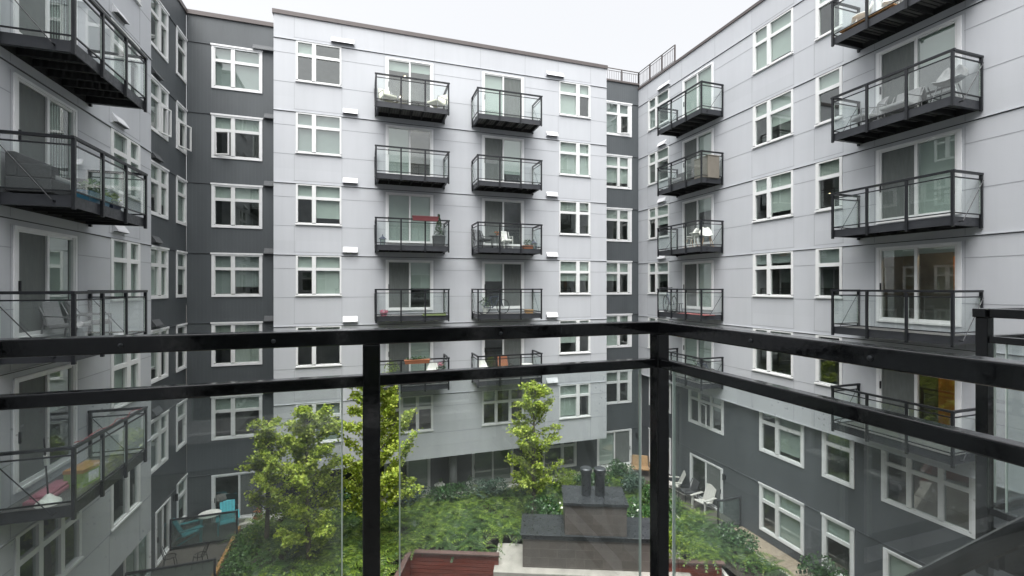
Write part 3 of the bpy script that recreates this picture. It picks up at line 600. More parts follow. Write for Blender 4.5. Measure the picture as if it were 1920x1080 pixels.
# ------------------------------------------------------------------ ground
def sheet(name, pts, z, m, label, cat):
    mb = MB(); n = len(pts); mb.v = [(x, y, z) for x, y in pts]; mb.f = [tuple(range(n))]; mb.m = [0]
    return structure(mb.build(name, m), label, cat)
sheet('ground', [(-300, -300), (300, -300), (300, 300), (-300, 300)], -.012, M['soil'], 'ground under the courtyard and the buildings', 'ground')
sheet('patio_paving', [(-7.1, .6), (-4.87, .6), (-4.87, 22.65), (-7.1, 22.65)], -.004, M['paving'], 'wet paved patio strip along the left wing', 'paving')
sheet('walkway', [(-4.87, 21.75), (15.3, 21.75), (15.3, 22.65), (-4.87, 22.65)], -.004, M['curb'], 'concrete walkway under the facing wing', 'walkway')
sheet('gravel_path', [(13.85, .6), (15.3, .6), (15.3, 15.3), (14.2, 15.3)], -.004, M['path'], 'tan path along the foot of the right wing', 'path')
sheet('patio_paving', [(13.3, 15.4), (15.3, 15.4), (15.3, 21.74), (13.3, 21.74)], -.003, M['paving'], 'small paved patio at the foot of the right wing', 'paving')
def zbed(x, y):                                                # planted mound rising towards the timber wall
    v = (x-1.6)*.358+(y-16.28)*.934
    t = max(0, min(1, 1-v/5.5)); e = min(1, max(0, (21.7-y)/1.2))*min(1, max(0, (x+4.8)/1.2))*min(1, max(0, (14.2-x)/1.2))
    return .06+e*(.12+.5*t)+.05*math.sin(x*2.1)*math.cos(y*1.7)*e
mb = MB(); nx, ny = 48, 46; idx = {}
T0 = Vector((4.18, 14.77)); U0 = Vector((1.6, 16.28)); uu = Vector((.928, -.372)); vv = Vector((.372, .928))
def behind(x, y):
    q = Vector((x, y))-T0
    if -.05 < q.dot(uu) < 6.65 and q.dot(vv) < 1.78: return False
    q = Vector((x, y))-U0
    return q.dot(vv) > .12 or q.dot(uu) < -.12 or q.dot(uu) > 10.8
gx = [-4.82+(14.0+4.82)*i/nx for i in range(nx+1)]; gy = [6+(21.7-6)*j/ny for j in range(ny+1)]
for i in range(nx):
    for j in range(ny):
        if all(behind(a, b) for a in (gx[i], gx[i+1]) for b in (gy[j], gy[j+1])):
            mb.quad(*[(a, b, zbed(a, b)) for a, b in ((gx[i], gy[j]), (gx[i+1], gy[j]), (gx[i+1], gy[j+1]), (gx[i], gy[j+1]))])
structure(mb.build('planting_bed', M['soil'], smooth=True), 'dark soil of the planted courtyard bed', 'planting bed')
mb = MB(); mb.box(-4.9, 13.95, 21.55, 21.74, 0, .24); structure(mb.build('curb', M['curb']), 'low concrete curb between the planting and the far walkway', 'curb')
mb = MB(); mb.box(-4.95, -4.83, 6, 21.54, 0, .2); structure(mb.build('timber_edging', M['timber']), 'orange timber edging between left patio and planting', 'edging')
mb = MB(); mb.hexa([(13.72, 6, 0), (13.84, 6, 0), (14.18, 15.3, 0), (14.06, 15.3, 0), (13.72, 6, .14), (13.84, 6, .14), (14.18, 15.3, .14), (14.06, 15.3, .14)]); structure(mb.build('path_curb', M['curb']), 'thin concrete edge beside the tan path', 'curb')
mb = MB(); mb.hexa([(11.3, 11.6, 0), (11.42, 11.6, 0), (13.2, 18.2, 0), (13.08, 18.2, 0), (11.3, 11.6, .55), (11.42, 11.6, .55), (13.2, 18.2, .5), (13.08, 18.2, .5)]); tag(mb.build('planter_wall', M['curb']), 'low concrete planter wall cutting through the planting at right', 'wall')
# terrace with fireplace, rotated with its own axes
TA = math.atan2(-.372, .928); 
sheet('terrace', [tuple(U0+uu*a+vv*b) for a, b in ((0, -9), (12, -9), (12, -.05), (0, -.05))], .002, M['paving'], 'terrace in front of the fireplace', 'terrace')
FP = thing('outdoor_fireplace', 'brown tiled outdoor fireplace with stepped dark metal caps and two black flues', 'fireplace', (T0.x, T0.y, 0), TA)
mb = MB(); mb.box(0, 6.6, 0, 1.75, .02, .55); mb.build('hearth_bench', M['slab'], FP, bevel=.02)
mb = MB(); mb.box(.98, 5.75, .32, 1.65, .551, 1.53); mb.build('lower_block', M['tile'], FP)
mb = MB(); mb.box(.95, 5.78, .28, 1.68, 1.531, 1.66); mb.box(.90, 5.83, .25, 1.70, 1.661, 1.70); mb.build('lower_cap', M['zinc'], FP, bevel=.008)
mb = MB(); mb.box(2.42, 4.5, .33, 1.6, 1.701, 2.72); mb.build('upper_block', M['tile'], FP)
mb = MB(); mb.box(2.36, 4.56, .27, 1.66, 2.721, 2.82); mb.build('upper_cap', M['zinc'], FP, bevel=.008)
for x in (3.2, 3.68):
    mb = MB(); mb.lathe([(.17, 0), (.17, .78), (.21, .80), (.21, .92), (.17, .95)], 20); mb.build('flue', M['zinc'], FP, (x, .95, 2.821), smooth=False)
TWL = thing('timber_seat_wall', 'dark red slatted timber wall around the fireplace terrace', 'timber wall', (U0.x, U0.y, 0), TA)
def slats(x0, x1, y0, y1, alongx):
    mb = MB(); n = 6
    for i in range(n):
        a = .05+i*.135; b = a+.12
        if alongx: mb.box(x0, x1, y0, y1, a, b)
        else: mb.box(x0, x1, y0, y1, a, b)
    return mb
slats(.0, 3.1, -.06, 0, True).build('slat_panel', M['redwood'], TWL); slats(8.6, 10.6, -.06, 0, True).build('slat_panel', M['redwood'], TWL)
slats(-.06, 0, -6, -.061, False).build('slat_panel', M['redwood'], TWL)
mb = MB(); mb.box(-.12, 3.12, -.12, .08, .861, .91); mb.box(8.6, 10.7, -.12, .08, .861, .91); mb.box(-.12, .06, -6, -.121, .861, .91); mb.build('cap_board', M['redcap'], TWL)

# ------------------------------------------------------------------ plants
def tree(label, x, y, H, R, z0, ztop_crown, nl, seed, lean=(0, 0)):
    r = random.Random(seed); root = thing('ginkgo_tree', label, 'tree', (x, y, z0), 0, 'young ginkgo trees in the courtyard')
    mb = MB(); pts = []; n = 9
    for i in range(n+1):
        t = i/n; pts.append(Vector((lean[0]*t+.06*math.sin(3*t+seed), lean[1]*t+.05*math.cos(4*t+seed), H*.96*t)))
    mb.tube(pts, [.085*(1-.85*i/n)+.012 for i in range(n+1)], 8); C = []
    nb = int(10+H*4.2)
    for i in range(nb):
        t = ztop_crown+(1-ztop_crown)*(i+r.random())/nb*.97; k = min(int(t*n), n-1); p = pts[k].lerp(pts[k+1], t*n-k)
        a = i*2.4+r.random()*.9; prof = math.sin(min(1, (t-ztop_crown)/(1-ztop_crown)+.22)*math.pi*.86)**.7
        ln = R*(.5+.75*r.random())*max(.18, prof)*(1.25-.5*t); el = .35+.6*r.random()
        d = Vector((math.cos(a)*math.cos(el), math.sin(a)*math.cos(el), math.sin(el))); b = [p]
        for s in range(1, 5): d = (d+Vector((r.gauss(0, .13), r.gauss(0, .13), .06-.05*s))).normalized(); b.append(b[-1]+d*ln/4)
        mb.tube(b, [.026, .02, .014, .009, .005], 5)
        for s in range(int(nl/nb/7)):
            f = .15+.9*r.random()**.7; q = min(int(f*4), 3); c = b[q].lerp(b[q+1], f*4-q)+Vector((r.gauss(0, .06), r.gauss(0, .06), r.gauss(0, .05)))
            for _ in range(7): C.append(c+Vector((r.gauss(0, .075), r.gauss(0, .075), r.gauss(0, .06))))
    mb.build('trunk', M['bark'], root)
    P = leaf_quads(np.array([tuple(c) for c in C]), .092, .5, 1.0); link('crown', quads_mesh('crown', P, [M['ginkgo']]), root)
    return root
tree('slender ginkgo tree beside the fireplace, in front of the right hand windows', 6.85, 18.0, 5.9, 1.5, .35, .16, 8500, 3, (.15, 0))
tree('tallest ginkgo tree, behind the near railing post', .35, 17.4, 6.6, 2.35, .45, .12, 17000, 5, (.05, 0))
tree('bushy ginkgo tree left of the railing post', -1.75, 16.9, 5.8, 1.65, .35, .12, 13500, 9)
tree('ginkgo tree with bare lower trunk nearest the left patio', -3.35, 18.7, 5.2, 1.05, .25, .3, 6000, 12)
def fern_mesh(P, n, x, y, z, s, r):
    for k in range(n):
        a = r.random()*6.283; ln = s*(.7+.6*r.random()); rise = .5+.5*r.random(); ca, sa = math.cos(a), math.sin(a); seg = 12
        for i in range(1, seg+1):
            t = i/seg; hz = ln*t*.95; zz = z+ln*rise*(1.25*t-1.05*t*t); w = ln*.19*(1-t*.8)*(.6 if i == 1 else 1)
            c = np.array((x+ca*hz, y+sa*hz, zz)); dz = ln*rise*(1.25-2.1*t)/seg; d = np.array((ca*ln/seg*.95, sa*ln/seg*.95, dz))
            for sg in (-1, 1):
                sd = np.array((-sa*sg*w, ca*sg*w, -w*.22)); P.append((c-d*.38, c+sd*.55-d*.1, c+sd+d*.55, c+d*.2))
rr = random.Random(4)
def bed_ok(x, y, gap=.35):
    q = Vector((x, y))-U0
    if not (q.dot(vv) > gap or q.dot(uu) < -gap or q.dot(uu) > 10.8+gap): return False
    q = Vector((x, y))-T0
    return not (-.3 < q.dot(uu) < 6.9 and q.dot(vv) < 2.1)
def patch(x, y): return math.sin(x*.9+1.3)*math.cos(y*.8-.4)+.5*math.sin(x*2.3-y*1.7)
for kind, m, n, sz, lab in (('bright', 'fern', 330, (.55, 1.0), 'bright green arching ferns across the middle of the courtyard bed'), ('dark', 'fern2', 300, (.5, .9), 'darker green ferns between the bright ones')):
    PF = []; cnt = 0
    while cnt < n:
        x = rr.uniform(-4.3, 13.4); y = rr.uniform(11.5, 21.0)
        if not bed_ok(x, y, .5) or ((patch(x, y) > 0) != (kind == 'bright') and rr.random() < .75): continue
        cnt += 1; fern_mesh(PF, rr.randint(9, 13), x, y, zbed(x, y), rr.uniform(*sz), rr)
    o = link('fern_bed', quads_mesh('ferns', np.array(PF, dtype=np.float32), [M[m]])); tag(o, lab, 'ferns', kind='stuff')
C = []
for _ in range(7000):
    x = rr.uniform(-4.8, 14.0); y = rr.uniform(9, 21.5)
    if not bed_ok(x, y, .2) or patch(x*1.7, y*1.4) < -.1: continue
    C.append((x, y, zbed(x, y)+abs(rr.gauss(0, .10))+.02))
o = link('low_ground_cover', quads_mesh('cover', leaf_quads(np.array(C), .10, 1.0, .6), [M['grassy']])); tag(o, 'low leafy ground cover between the ferns', 'ground cover', kind='stuff')
def shrub(label, x, y, rx, ry_, h, n, m, group=None, flowers=0, z=None, leaf=.1):
    root = thing('shrub', label, 'shrub', (x, y, zbed(x, y) if z is None else z), 0, group); r = random.Random(int(x*100+y*7))
    mb = MB(); C = []
    lobes = [(r.gauss(0, rx*.4), r.gauss(0, ry_*.4), h*(.45+.4*r.random()), .35+.4*r.random()) for _ in range(7)]
    for lx_, ly_, lz, s in lobes: mb.tube([(0, 0, 0), (lx_*.5, ly_*.5, lz*.55), (lx_, ly_, lz)], [.02, .014, .006], 5)
    for _ in range(n):
        lx_, ly_, lz, s = r.choice(lobes); d = Vector((r.gauss(0, 1), r.gauss(0, 1), r.gauss(0, 1))).normalized()*(.55+.5*r.random())
        C.append((lx_+d.x*rx*s, ly_+d.y*ry_*s, max(.03, lz+d.z*h*.42)))
    mb.build('stem', M['bark'], root); link('foliage', quads_mesh('foliage', leaf_quads(np.array(C), leaf, .5, .65), [M[m]]), root)
    if flowers:
        F = MB()
        for _ in range(flowers):
            lx_, ly_, lz, s = r.choice(lobes); c = (lx_+r.gauss(0, rx*.4), ly_+r.gauss(0, ry_*.4), lz+h*.3); F.lathe([(.02, -.03), (.05, -.01), (.042, .03), (.01, .04)], 8, 0, c)
        F.build('flower_head', M['flower'], root)
    return root
hd = 'shrubs along the far edge of the courtyard bed'
xs = [(-2.9, 21.0, 'bright_'), (-.6, 20.9, ''), (1.9, 20.8, 'blue'), (3.7, 20.6, ''), (5.6, 20.6, 'blue'), (7.9, 20.7, 'bright_'), (9.4, 20.3, 'bright_'), (10.9, 20.0, ''), (12.3, 19.3, 'blue'), (13.0, 20.8, '')]
where = ['nearest the left patio', 'behind the bushy ginkgo', 'right of the tallest ginkgo', 'beside the dark column', 'under the wide glass door of the facing wing', 'left of the twin flues', 'just behind the twin flues', 'right of the twin flues', 'left of the near corner post', 'beside the tan wicker chair']
for (x, y, t), w in zip(xs, where):
    m = {'bright_': 'shrub2', '': 'shrub', 'blue': 'bluegreen'}[t]; c = {'bright_': 'bright green', '': 'dark green', 'blue': 'grey green'}[t]
    shrub(f'{c} shrub at the bed edge, {w}', x, y, .95, .7, .85, 1500, m, hd)
shrub('dark shrub with white flowers right of the fireplace', 10.6, 15.4, 1.0, .9, 1.0, 2000, 'shrub', None, 5)
shrub('flowering bush with white heads behind the fireplace', 6.9, 16.9, .8, .7, 1.05, 1500, 'shrub', None, 3)
shrub('yellow green bush right of the fireplace near the timber wall', 9.9, 13.9, .8, .7, .9, 1400, 'shrub2', None, 4)
shrub('dark green bush by the concrete planter wall', 12.3, 16.6, .8, 1.1, 1.0, 1700, 'shrub')
shrub('low green shrub beside the tan path', 13.1, 13.4, .7, .9, .5, 1300, 'shrub')
shrub('round dark bush at the foot of the right wing by the path', 14.3, 11.2, .55, .6, 1.05, 1300, 'shrub', None, 0, 0)
shrub('yellowish leafy bush in front of the left ginkgo', -2.6, 14.3, 1.0, .9, 1.1, 2600, 'shrub2')
shrub('grey green shrub beside the left timber edging', -3.9, 14.0, .8, 1.0, .7, 1500, 'bluegreen')
shrub('low green mat of leaves along the left timber edging', -4.0, 17.6, .7, 1.5, .5, 2600, 'grassy', None, 0, None, .08)

# ------------------------------------------------------------------ furniture and small things
def chair_shell(label, x, y, z, rz, m='wplast', leg='wood', group=None, s=1.0, name='shell_chair'):
    root = thing(name, label, 'chair', (x, y, z), rz, group); mb = MB(); n, k = 10, 8
    prof = [(.24, .44), (.20, .45), (.10, .43), (0, .425), (-.10, .43), (-.18, .47), (-.235, .56), (-.27, .68), (-.295, .79), (-.305, .84)]
    grid = []
    for i, (py, pz) in enumerate(prof):
        w = [.17, .21, .235, .25, .255, .26, .255, .225, .16, .09][i]; row = []
        for j in range(k+1):
            t = j/k*2-1; lift = .10*abs(t)**2.4*(1 if 2 <= i <= 6 else .4); row.append((w*t*s, (py+(.05*t*t if i > 5 else 0))*s, (pz+lift)*s))
        grid.append(row)
    for i in range(n-1):
        for j in range(k): pass
    mb.v = [p for row in grid for p in row]; mb.f = [(i*(k+1)+j, i*(k+1)+j+1, (i+1)*(k+1)+j+1, (i+1)*(k+1)+j) for i in range(n-1) for j in range(k)]; mb.m = [0]*len(mb.f)
    o = mb.build('shell', M[m], root, smooth=True); md = o.modifiers.new('thick', 'SOLIDIFY'); md.thickness = .018
    for sx in (-1, 1):
        for sy in (-1, 1):
            q = MB(); q.tube([(sx*.13*s, (.02+sy*.1)*s, .42*s), (sx*.22*s, (.02+sy*.21)*s, 0)], [.016, .012], 8); q.build('leg', M[leg], root)
    return root
def arm_chair(label, x, y, z, rz, m='greyfab', fm='steel', group=None, name='armchair', w=.62, cat='chair'):
    root = thing(name, label, cat, (x, y, z), rz, group)
    q = MB(); q.hexa([(-w/2+.05, -.28, .34), (w/2-.05, -.28, .34), (w/2-.05, .28, .38), (-w/2+.05, .28, .38), (-w/2+.05, -.28, .44), (w/2-.05, -.28, .44), (w/2-.05, .28, .48), (-w/2+.05, .28, .48)]); q.build('seat', M[m], root, bevel=.03)
    q = MB(); q.hexa([(-w/2+.05, -.38, .40), (w/2-.05, -.38, .40), (w/2-.05, -.285, .40), (-w/2+.05, -.285, .40), (-w/2+.07, -.52, .92), (w/2-.07, -.52, .92), (w/2-.07, -.44, .94), (-w/2+.07, -.44, .94)]); q.build('backrest', M[m], root, bevel=.03)
    for s in (-1, 1):
        q = MB(); xx = s*w/2; q.tube([(xx, .27, 0), (xx, .25, .60), (xx, -.30, .62), (xx, -.46, .90)], .016, 8); q.tube([(xx, -.30, .62), (xx, -.40, 0)], .016, 8); q.build('arm_frame', M[fm], root)
    return root
def slat_chair(label, x, y, z, rz, m='teal', group=None):
    root = thing('garden_chair', label, 'chair', (x, y, z), rz, group)
    q = MB()
    for i in range(5): a = -.27+i*.11; q.hexa([(a, -.30, .28), (a+.1, -.30, .28), (a+.1, -.275, .29), (a, -.275, .29), (a, -.62, .98+.02*(2-abs(i-2))), (a+.1, -.62, .98+.02*(2-abs(i-2))), (a+.1, -.595, .985), (a, -.595, .985)])
    q.build('backrest', M[m], root)
    q = MB()
    for i in range(5): b = -.28+i*.12; q.box(-.27, .27, b, b+.105, .30+.025*i, .325+.025*i)
    q.build('seat', M[m], root)
    for s in (-1, 1):
        q = MB(); q.box(s*.36-.06, s*.36+.06, -.4, .38, .57, .60); q.build('armrest', M[m], root)
        q = MB(); q.box(s*.34-.025, s*.34+.025, .25, .34, 0, .569); q.build('leg', M[m], root); q = MB(); q.hexa([(s*.31-.02, -.62, 0), (s*.31+.02, -.62, 0), (s*.31+.02, -.5, 0), (s*.31-.02, -.5, 0), (s*.31-.02, .2, .33), (s*.31+.02, .2, .33), (s*.31+.02, .24, .40), (s*.31-.02, .24, .40)]); q.build('leg', M[m], root)
    return root
def round_table(label, x, y, z, r, h, m='wplast', leg='steel', group=None, name='round_table'):
    root = thing(name, label, 'table', (x, y, z), 0, group); q = MB(); q.lathe([(r*.96, h-.025), (r, h-.018), (r, h-.004), (r*.97, h)], 24); q.build('tabletop', M[m], root)
    for k in range(4): a = .785+k*1.571; q = MB(); q.tube([(r*.45*math.cos(a), r*.45*math.sin(a), h-.026), (r*.8*math.cos(a), r*.8*math.sin(a), 0)], .013, 8); q.build('leg', M[leg], root)
    return root
def foliage(parent, c, rx, rz, n, m, leaf=.07, name='foliage'):
    r = rng.normal(size=(n, 3)); r /= np.linalg.norm(r, axis=1)[:, None]; r *= (rng.random(n)**.4)[:, None]; C = np.array(c)+r*np.array((rx[0], rx[1], rz)); link(name, quads_mesh(name, leaf_quads(C, leaf, .5, .6), [M[m]]), parent)
def pot_plant(label, x, y, z, r=.16, h=.28, pm='terra', fm='shrub', fr=.22, fh=.22, n=220, bloom=None, name='potted_plant', group=None):
    root = thing(name, label, 'plant', (x, y, z), 0, group); q = MB(); q.lathe([(r*.68, 0), (r*.95, h*.85), (r*1.06, h*.86), (r*1.06, h), (r*.9, h), (r*.85, h*.9)], 16); q.build('pot', M[pm], root, smooth=False)
    foliage(root, (0, 0, h+fh*.7), (fr, fr), fh, n, fm)
    if bloom: foliage(root, (0, 0, h+fh*1.2), (fr*.8, fr*.8), fh*.5, n//3, bloom, .055, 'blossom')
    return root
def planter_box(label, x, y, z, rz, w, d, h, pm, fm=None, fh=.2, n=260, name='planter_box', leaf=.07):
    root = thing(name, label, 'planter', (x, y, z), rz); q = MB(); e = .03; q.hexa([(-w/2+e, -d/2+e, 0), (w/2-e, -d/2+e, 0), (w/2-e, d/2-e, 0), (-w/2+e, d/2-e, 0), (-w/2, -d/2, h), (w/2, -d/2, h), (w/2, d/2, h), (-w/2, d/2, h)]); q.box(-w/2-.012, w/2+.012, -d/2-.012, d/2+.012, h+.001, h+.03); q.build('box', M[pm], root)
    if fm: foliage(root, (0, 0, h+fh*.7), (w*.48, d*.7), fh, n, fm, leaf)
    return root
def lantern(label, x, y, z, s=1, m='navy'):
    root = thing('lantern', label, 'lantern', (x, y, z)); q = MB()
    q.box(-.09*s, .09*s, -.09*s, .09*s, 0, .03*s)
    for a in (-1, 1):
        for b in (-1, 1): q.box(a*.08*s-.01*s, a*.08*s+.01*s, b*.08*s-.01*s, b*.08*s+.01*s, .03*s, .27*s)
    q.build('frame', M[m], root); q = MB(); q.lathe([(.15*s, .271*s), (.06*s, .35*s), (.02*s, .37*s), (.015*s, .44*s)], 12); q.build('cap', M[m], root)
    q = MB(); q.box(-.07*s, .07*s, -.07*s, .07*s, .031*s, .265*s); q.build('glass', M['frost'], root)
def bike(label, x, y, z, rz, name='bicycle'):
    root = thing(name, label, 'bicycle', (x, y, z), rz); R = .33
    for cx in (-.5, .5):
        q = MB(); q.tube([(cx+R*math.cos(t*.3142), 0, R+R*math.sin(t*.3142)) for t in range(20)], .02, 6, 0, True); w = q.build('wheel', M['rubber'], root)
        q = MB(); [q.tube([(cx, 0, R), (cx+R*.96*math.cos(k*.628), 0, R+R*.96*math.sin(k*.628))], .003, 4) for k in range(10)]; q.build('spokes', M['steel'], w)
    q = MB(); bb = (-.05, 0, .28); st = (-.16, 0, .78); hd_ = (.34, 0, .80)
    for a, b in ((bb, st), (bb, hd_), (st, hd_), ((-.5, 0, R), bb), ((-.5, 0, R), st), (hd_, (.5, 0, R))): q.tube([a, b], .018, 8)
    q.build('frame', M['navy'], root); q = MB(); q.tube([hd_, (.30, 0, .98)], .014, 8); q.tube([(.36, -.28, 1.0), (.30, -.1, .985), (.30, .1, .985), (.36, .28, 1.0)], .013, 8); q.build('handlebar', M['black'], root)
    q = MB(); q.tube([st, (-.19, 0, .90)], .013, 8); q.hexa([(-.34, -.07, .90), (-.06, -.02, .90), (-.06, .02, .90), (-.34, .07, .90), (-.34, -.08, .95), (-.06, -.02, .94), (-.06, .02, .94), (-.34, .08, .95)]); q.build('saddle', M['rubber'], root)
    return root
dz = lambda k: ZO+3*k-.08-1.168          # deck height of balcony row k
wf = 'white cushioned chairs on the top balcony'
arm_chair('cream lounge chair at the left end of the top left balcony of the facing wing', 1.05, 20.35, dz(3), rad(200), 'cream', 'steel', None, 'lounge_chair', .66)
arm_chair('cream lounge chair turned aside at the right end of the top left balcony', 3.1, 20.3, dz(3), rad(130), 'cream', 'steel', None, 'lounge_chair', .66)
planter_box('dark red planter box hung on the balcony rail beside a small conifer', 2.55, 19.66, ZO+2.82, 0, 1.1, .2, .17, 'red')
cp = planter_box('small conifer in a dark square basket on the third balcony down', 3.2, 20.15, dz(1), 0, .52, .42, .46, 'dgrey', None, name='potted_conifer')
C = []
for _ in range(900): t = random.random()**.8; a = random.random()*6.283; r_ = (.24*(1-t)+.02)*random.random()**.4; C.append((r_*math.cos(a), r_*math.sin(a), .46+1.0*t))
link('foliage', quads_mesh('foliage', leaf_quads(np.array(C), .07, .3, .5), [M['shrub']]), cp)
lantern('small dark lantern on the balcony floor left of the conifer balcony door', .82, 20.5, dz(1), 1.2)
pot_plant('pink glazed flower pot on the left of the balcony below the conifer', .86, 20.2, dz(0), .17, .16, 'pink', 'pinkf', .18, .08, 60)
mb = MB(); mb.box(-.5, .5, -.25, .25, 0, .025); mb.box(-.5, .5, -.25, -.24, .026, .12); tag(mb.build('exercise_mat', M['lime'], None, (2.95, 20.0, dz(0)+.003), bevel=.008), 'lime green mat on the balcony two rows below the red planter', 'mat')
arm_chair('dark chair at the left end of the balcony with the white chair', 5.3, 20.4, dz(1), rad(210), 'dgrey', 'black')
arm_chair('white chair in front of the dark door on the second balcony column', 6.45, 20.45, dz(1), rad(180), 'wplast', 'wplast', None, 'white_chair', .42)
rt = round_table('small round table with orange flowers beside the white chair', 5.85, 20.35, dz(1), .3, .62, 'dgrey', 'black')
pot_plant('orange flowers in a pot standing on the small round table', 5.95, 20.3, dz(1)+.621, .08, .1, 'terra', 'shrub', .22, .06, 60, 'orangef')
planter_box('terracotta trough of orange and green flowers right of the white chair', 7.35, 20.05, dz(1), 0, .5, .22, .16, 'terra', 'shrub', .2, 160)
lantern('navy lantern beside the terracotta trough', 7.72, 20.2, dz(1), 1.15)
bike('bicycle parked on the balcony at railing height in the second balcony column', 5.75, 20.25, dz(0), rad(12))
pot_plant('leafy plant in a pale pot behind the parked bicycle', 5.45, 20.6, dz(0), .14, .3, 'wplast', 'grassy', .25, .3, 220)
planter_box('small wooden crate at the right end of the bicycle balcony', 7.5, 20.3, dz(0), 0, .4, .25, .15, 'wood')
pot_plant('tall yellow green plant at the left end of the flower filled lower balcony', 1.2, 20.2, dz(-1), .18, .3, 'dgrey', 'shrub2', .35, .5, 420)
planter_box('orange flower box hung on the rail of the lower balcony of the facing wing', 2.2, 19.66, ZO-3.26, 0, 1.05, .18, .14, 'terra', 'shrub', .1, 160)
planter_box('long dark planter on the floor of the flower filled lower balcony', 2.4, 20.2, dz(-1), 0, 1.0, .3, .3, 'dgrey', 'grassy', .12, 200)
chair_shell('white chair at the right end of the flower filled lower balcony', 2.9, 20.4, dz(-1), rad(150))
pot_plant('potted flowers on a stand at the right corner of the lower balcony', 3.3, 20.2, dz(-1), .15, .5, 'dgrey', 'shrub', .2, .25, 200, 'pinkf')
arm_chair('orange cushioned chair on the lower balcony in the second column', 6.35, 20.4, dz(-1), rad(180), 'terra', 'black')
chair_shell('white chair at the left of the orange cushioned chair', 5.35, 20.4, dz(-1), rad(200))
round_table('white wire table right of the orange cushioned chair', 7.4, 20.3, dz(-1), .28, .6)
# right wing balconies
chair_shell('white shell chair on the left, under the open rail of the right wing balcony', 14.5, 17.45, dz(1), rad(20), 'wplast', 'wood', 'white shell chairs on a balcony of the right wing', 1.08)
chair_shell('white shell chair nearer the balcony end, facing its twin', 14.5, 16.5, dz(1), rad(150), 'wplast', 'wood', 'white shell chairs on a balcony of the right wing', 1.08)
round_table('small white wire side table between the two shell chairs', 14.25, 16.95, dz(1), .25, .68, 'wplast', 'wplast')
def sofa(label, x, y, z, rz, w, m='dgrey', name='sofa'):
    root = thing(name, label, 'sofa', (x, y, z), rz); q = MB(); q.box(-w/2, w/2, -.35, .35, .06, .34); q.build('base', M[m], root, bevel=.02)
    q = MB(); q.box(-w/2, w/2, -.35, -.18, .341, .82); q.build('backrest', M[m], root, bevel=.03)
    for s in (-1, 1): q = MB(); q.box(s*(w/2-.07)-.07, s*(w/2-.07)+.07, -.179, .35, .341, .6); q.build('armrest', M[m], root, bevel=.02)
    q = MB(); q.box(-w/2+.15, w/2-.15, -.17, .33, .342, .45); q.build('cushion', M['greyfab'], root, bevel=.03); return root
sofa('grey wicker loveseat at the far end of a right wing balcony', 14.6, 18.3, dz(2), rad(90), 1.1)
mb = MB(); mb.box(-.45, .45, -.3, .3, 0, .95); mb.box(-.47, .47, -.32, .32, .951, 1.0)
tag(mb.build('storage_box', M['taupe'], None, (14.55, 16.55, dz(2)), (0, 0, rad(90)), bevel=.02), 'tall taupe storage box at the near end of the loveseat balcony', 'storage box')
eb = bike('exercise bike at the far end of the railing height right wing balcony', 14.35, 18.85, dz(0), rad(75), 'exercise_bike'); eb.scale = (1.0, 1.0, 1.22)
round_table('small black folding stool beside the exercise bike', 14.4, 18.2, dz(0), .18, .46, 'dgrey', 'black', None, 'stool')
mb = MB(); mb.box(-.3, .3, -.9, .9, 0, .02); tag(mb.build('yoga_mat', M['redstr'], None, (14.3, 17.0, dz(0)+.004), bevel=.005), 'thin red mat on the floor of the exercise bike balcony', 'mat')
pot_plant('leafy pot plant on the lowest balcony of the right wing', 14.4, 17.1, dz(-1), .16, .3, 'dgrey', 'grassy', .25, .35, 240)
bike('bicycle leaning at the near end of the lowest far balcony', 14.5, 16.7, dz(-1), rad(95))
arm_chair('grey sling chair at the left end of the near upper right balcony', 14.6, 9.85, dz(2), rad(60), 'greyfab', 'steel')
chair_shell('tall grey bucket chair at the right end of the near upper right balcony', 14.55, 7.75, dz(2), rad(100), 'greyfab', 'steel', None, 1.25, 'bucket_chair')
arm_chair('low grey lounger in the middle of the near upper right balcony', 14.6, 8.95, dz(2), rad(90), 'greyfab', 'steel', None, 'lounge_chair', .75)
chair_shell('white shell chair on the topmost near right balcony', 14.5, 9.9, dz(3), rad(40), 'wplast', 'wplast')
chair_shell('second white chair on the topmost near right balcony, beside the orange board', 14.6, 9.1, dz(3), rad(120), 'wplast', 'wplast')
mb = MB(); mb.box(-.75, .75, -.14, .14, .06, .10); mb.box(-.7, -.6, -.1, .1, 0, .059); mb.box(.6, .7, -.1, .1, 0, .059)
tag(mb.build('low_bench', M['owood'], None, (14.12, 9.45, dz(3)+.03), (0, 0, rad(90)), bevel=.008), 'low orange wooden bench behind the glass of the topmost near right balcony', 'bench')
# left wing balconies
sofa('dark grey outdoor sofa on the upper left balcony', -6.05, 11.75, dz(1), rad(-90), 1.3)
planter_box('blue trough of bright green plants along the upper left balcony rail', -5.5, 12.1, dz(1), rad(90), .85, .26, .22, 'blue', 'grassy', .2, 420)
planter_box('small dark trough of yellow green plants at the far end of the blue trough', -5.5, 12.85, dz(1), rad(90), .4, .24, .18, 'navy', 'shrub2', .14, 220)
arm_chair('grey sling chair on the left balcony at railing height', -6.0, 13.3, dz(0), rad(-70), 'greyfab', 'steel')
arm_chair('second grey chair folded low at the near side of the sling chair', -6.05, 12.4, dz(0), rad(-110), 'greyfab', 'steel', None, 'folding_chair', .5)
fn = thing('floor_mop', 'white mop standing on a dark pole in the lower left balcony', 'mop', (-5.85, 11.3, dz(-1))); q = MB(); q.tube([(0, 0, .1), (.02, -.1, .7), (.05, -.22, 1.35)], .014, 8); q.build('pole', M['black'], fn); q = MB(); q.lathe([(.2, 0), (.19, .05), (.1, .12), (.03, .2)], 12); q.build('mop_head', M['wplast'], fn); q = MB(); q.tube([(.03, -.12, .8), (.038, -.16, 1.0)], .028, 8); q.build('grip', M['wplast'], fn)
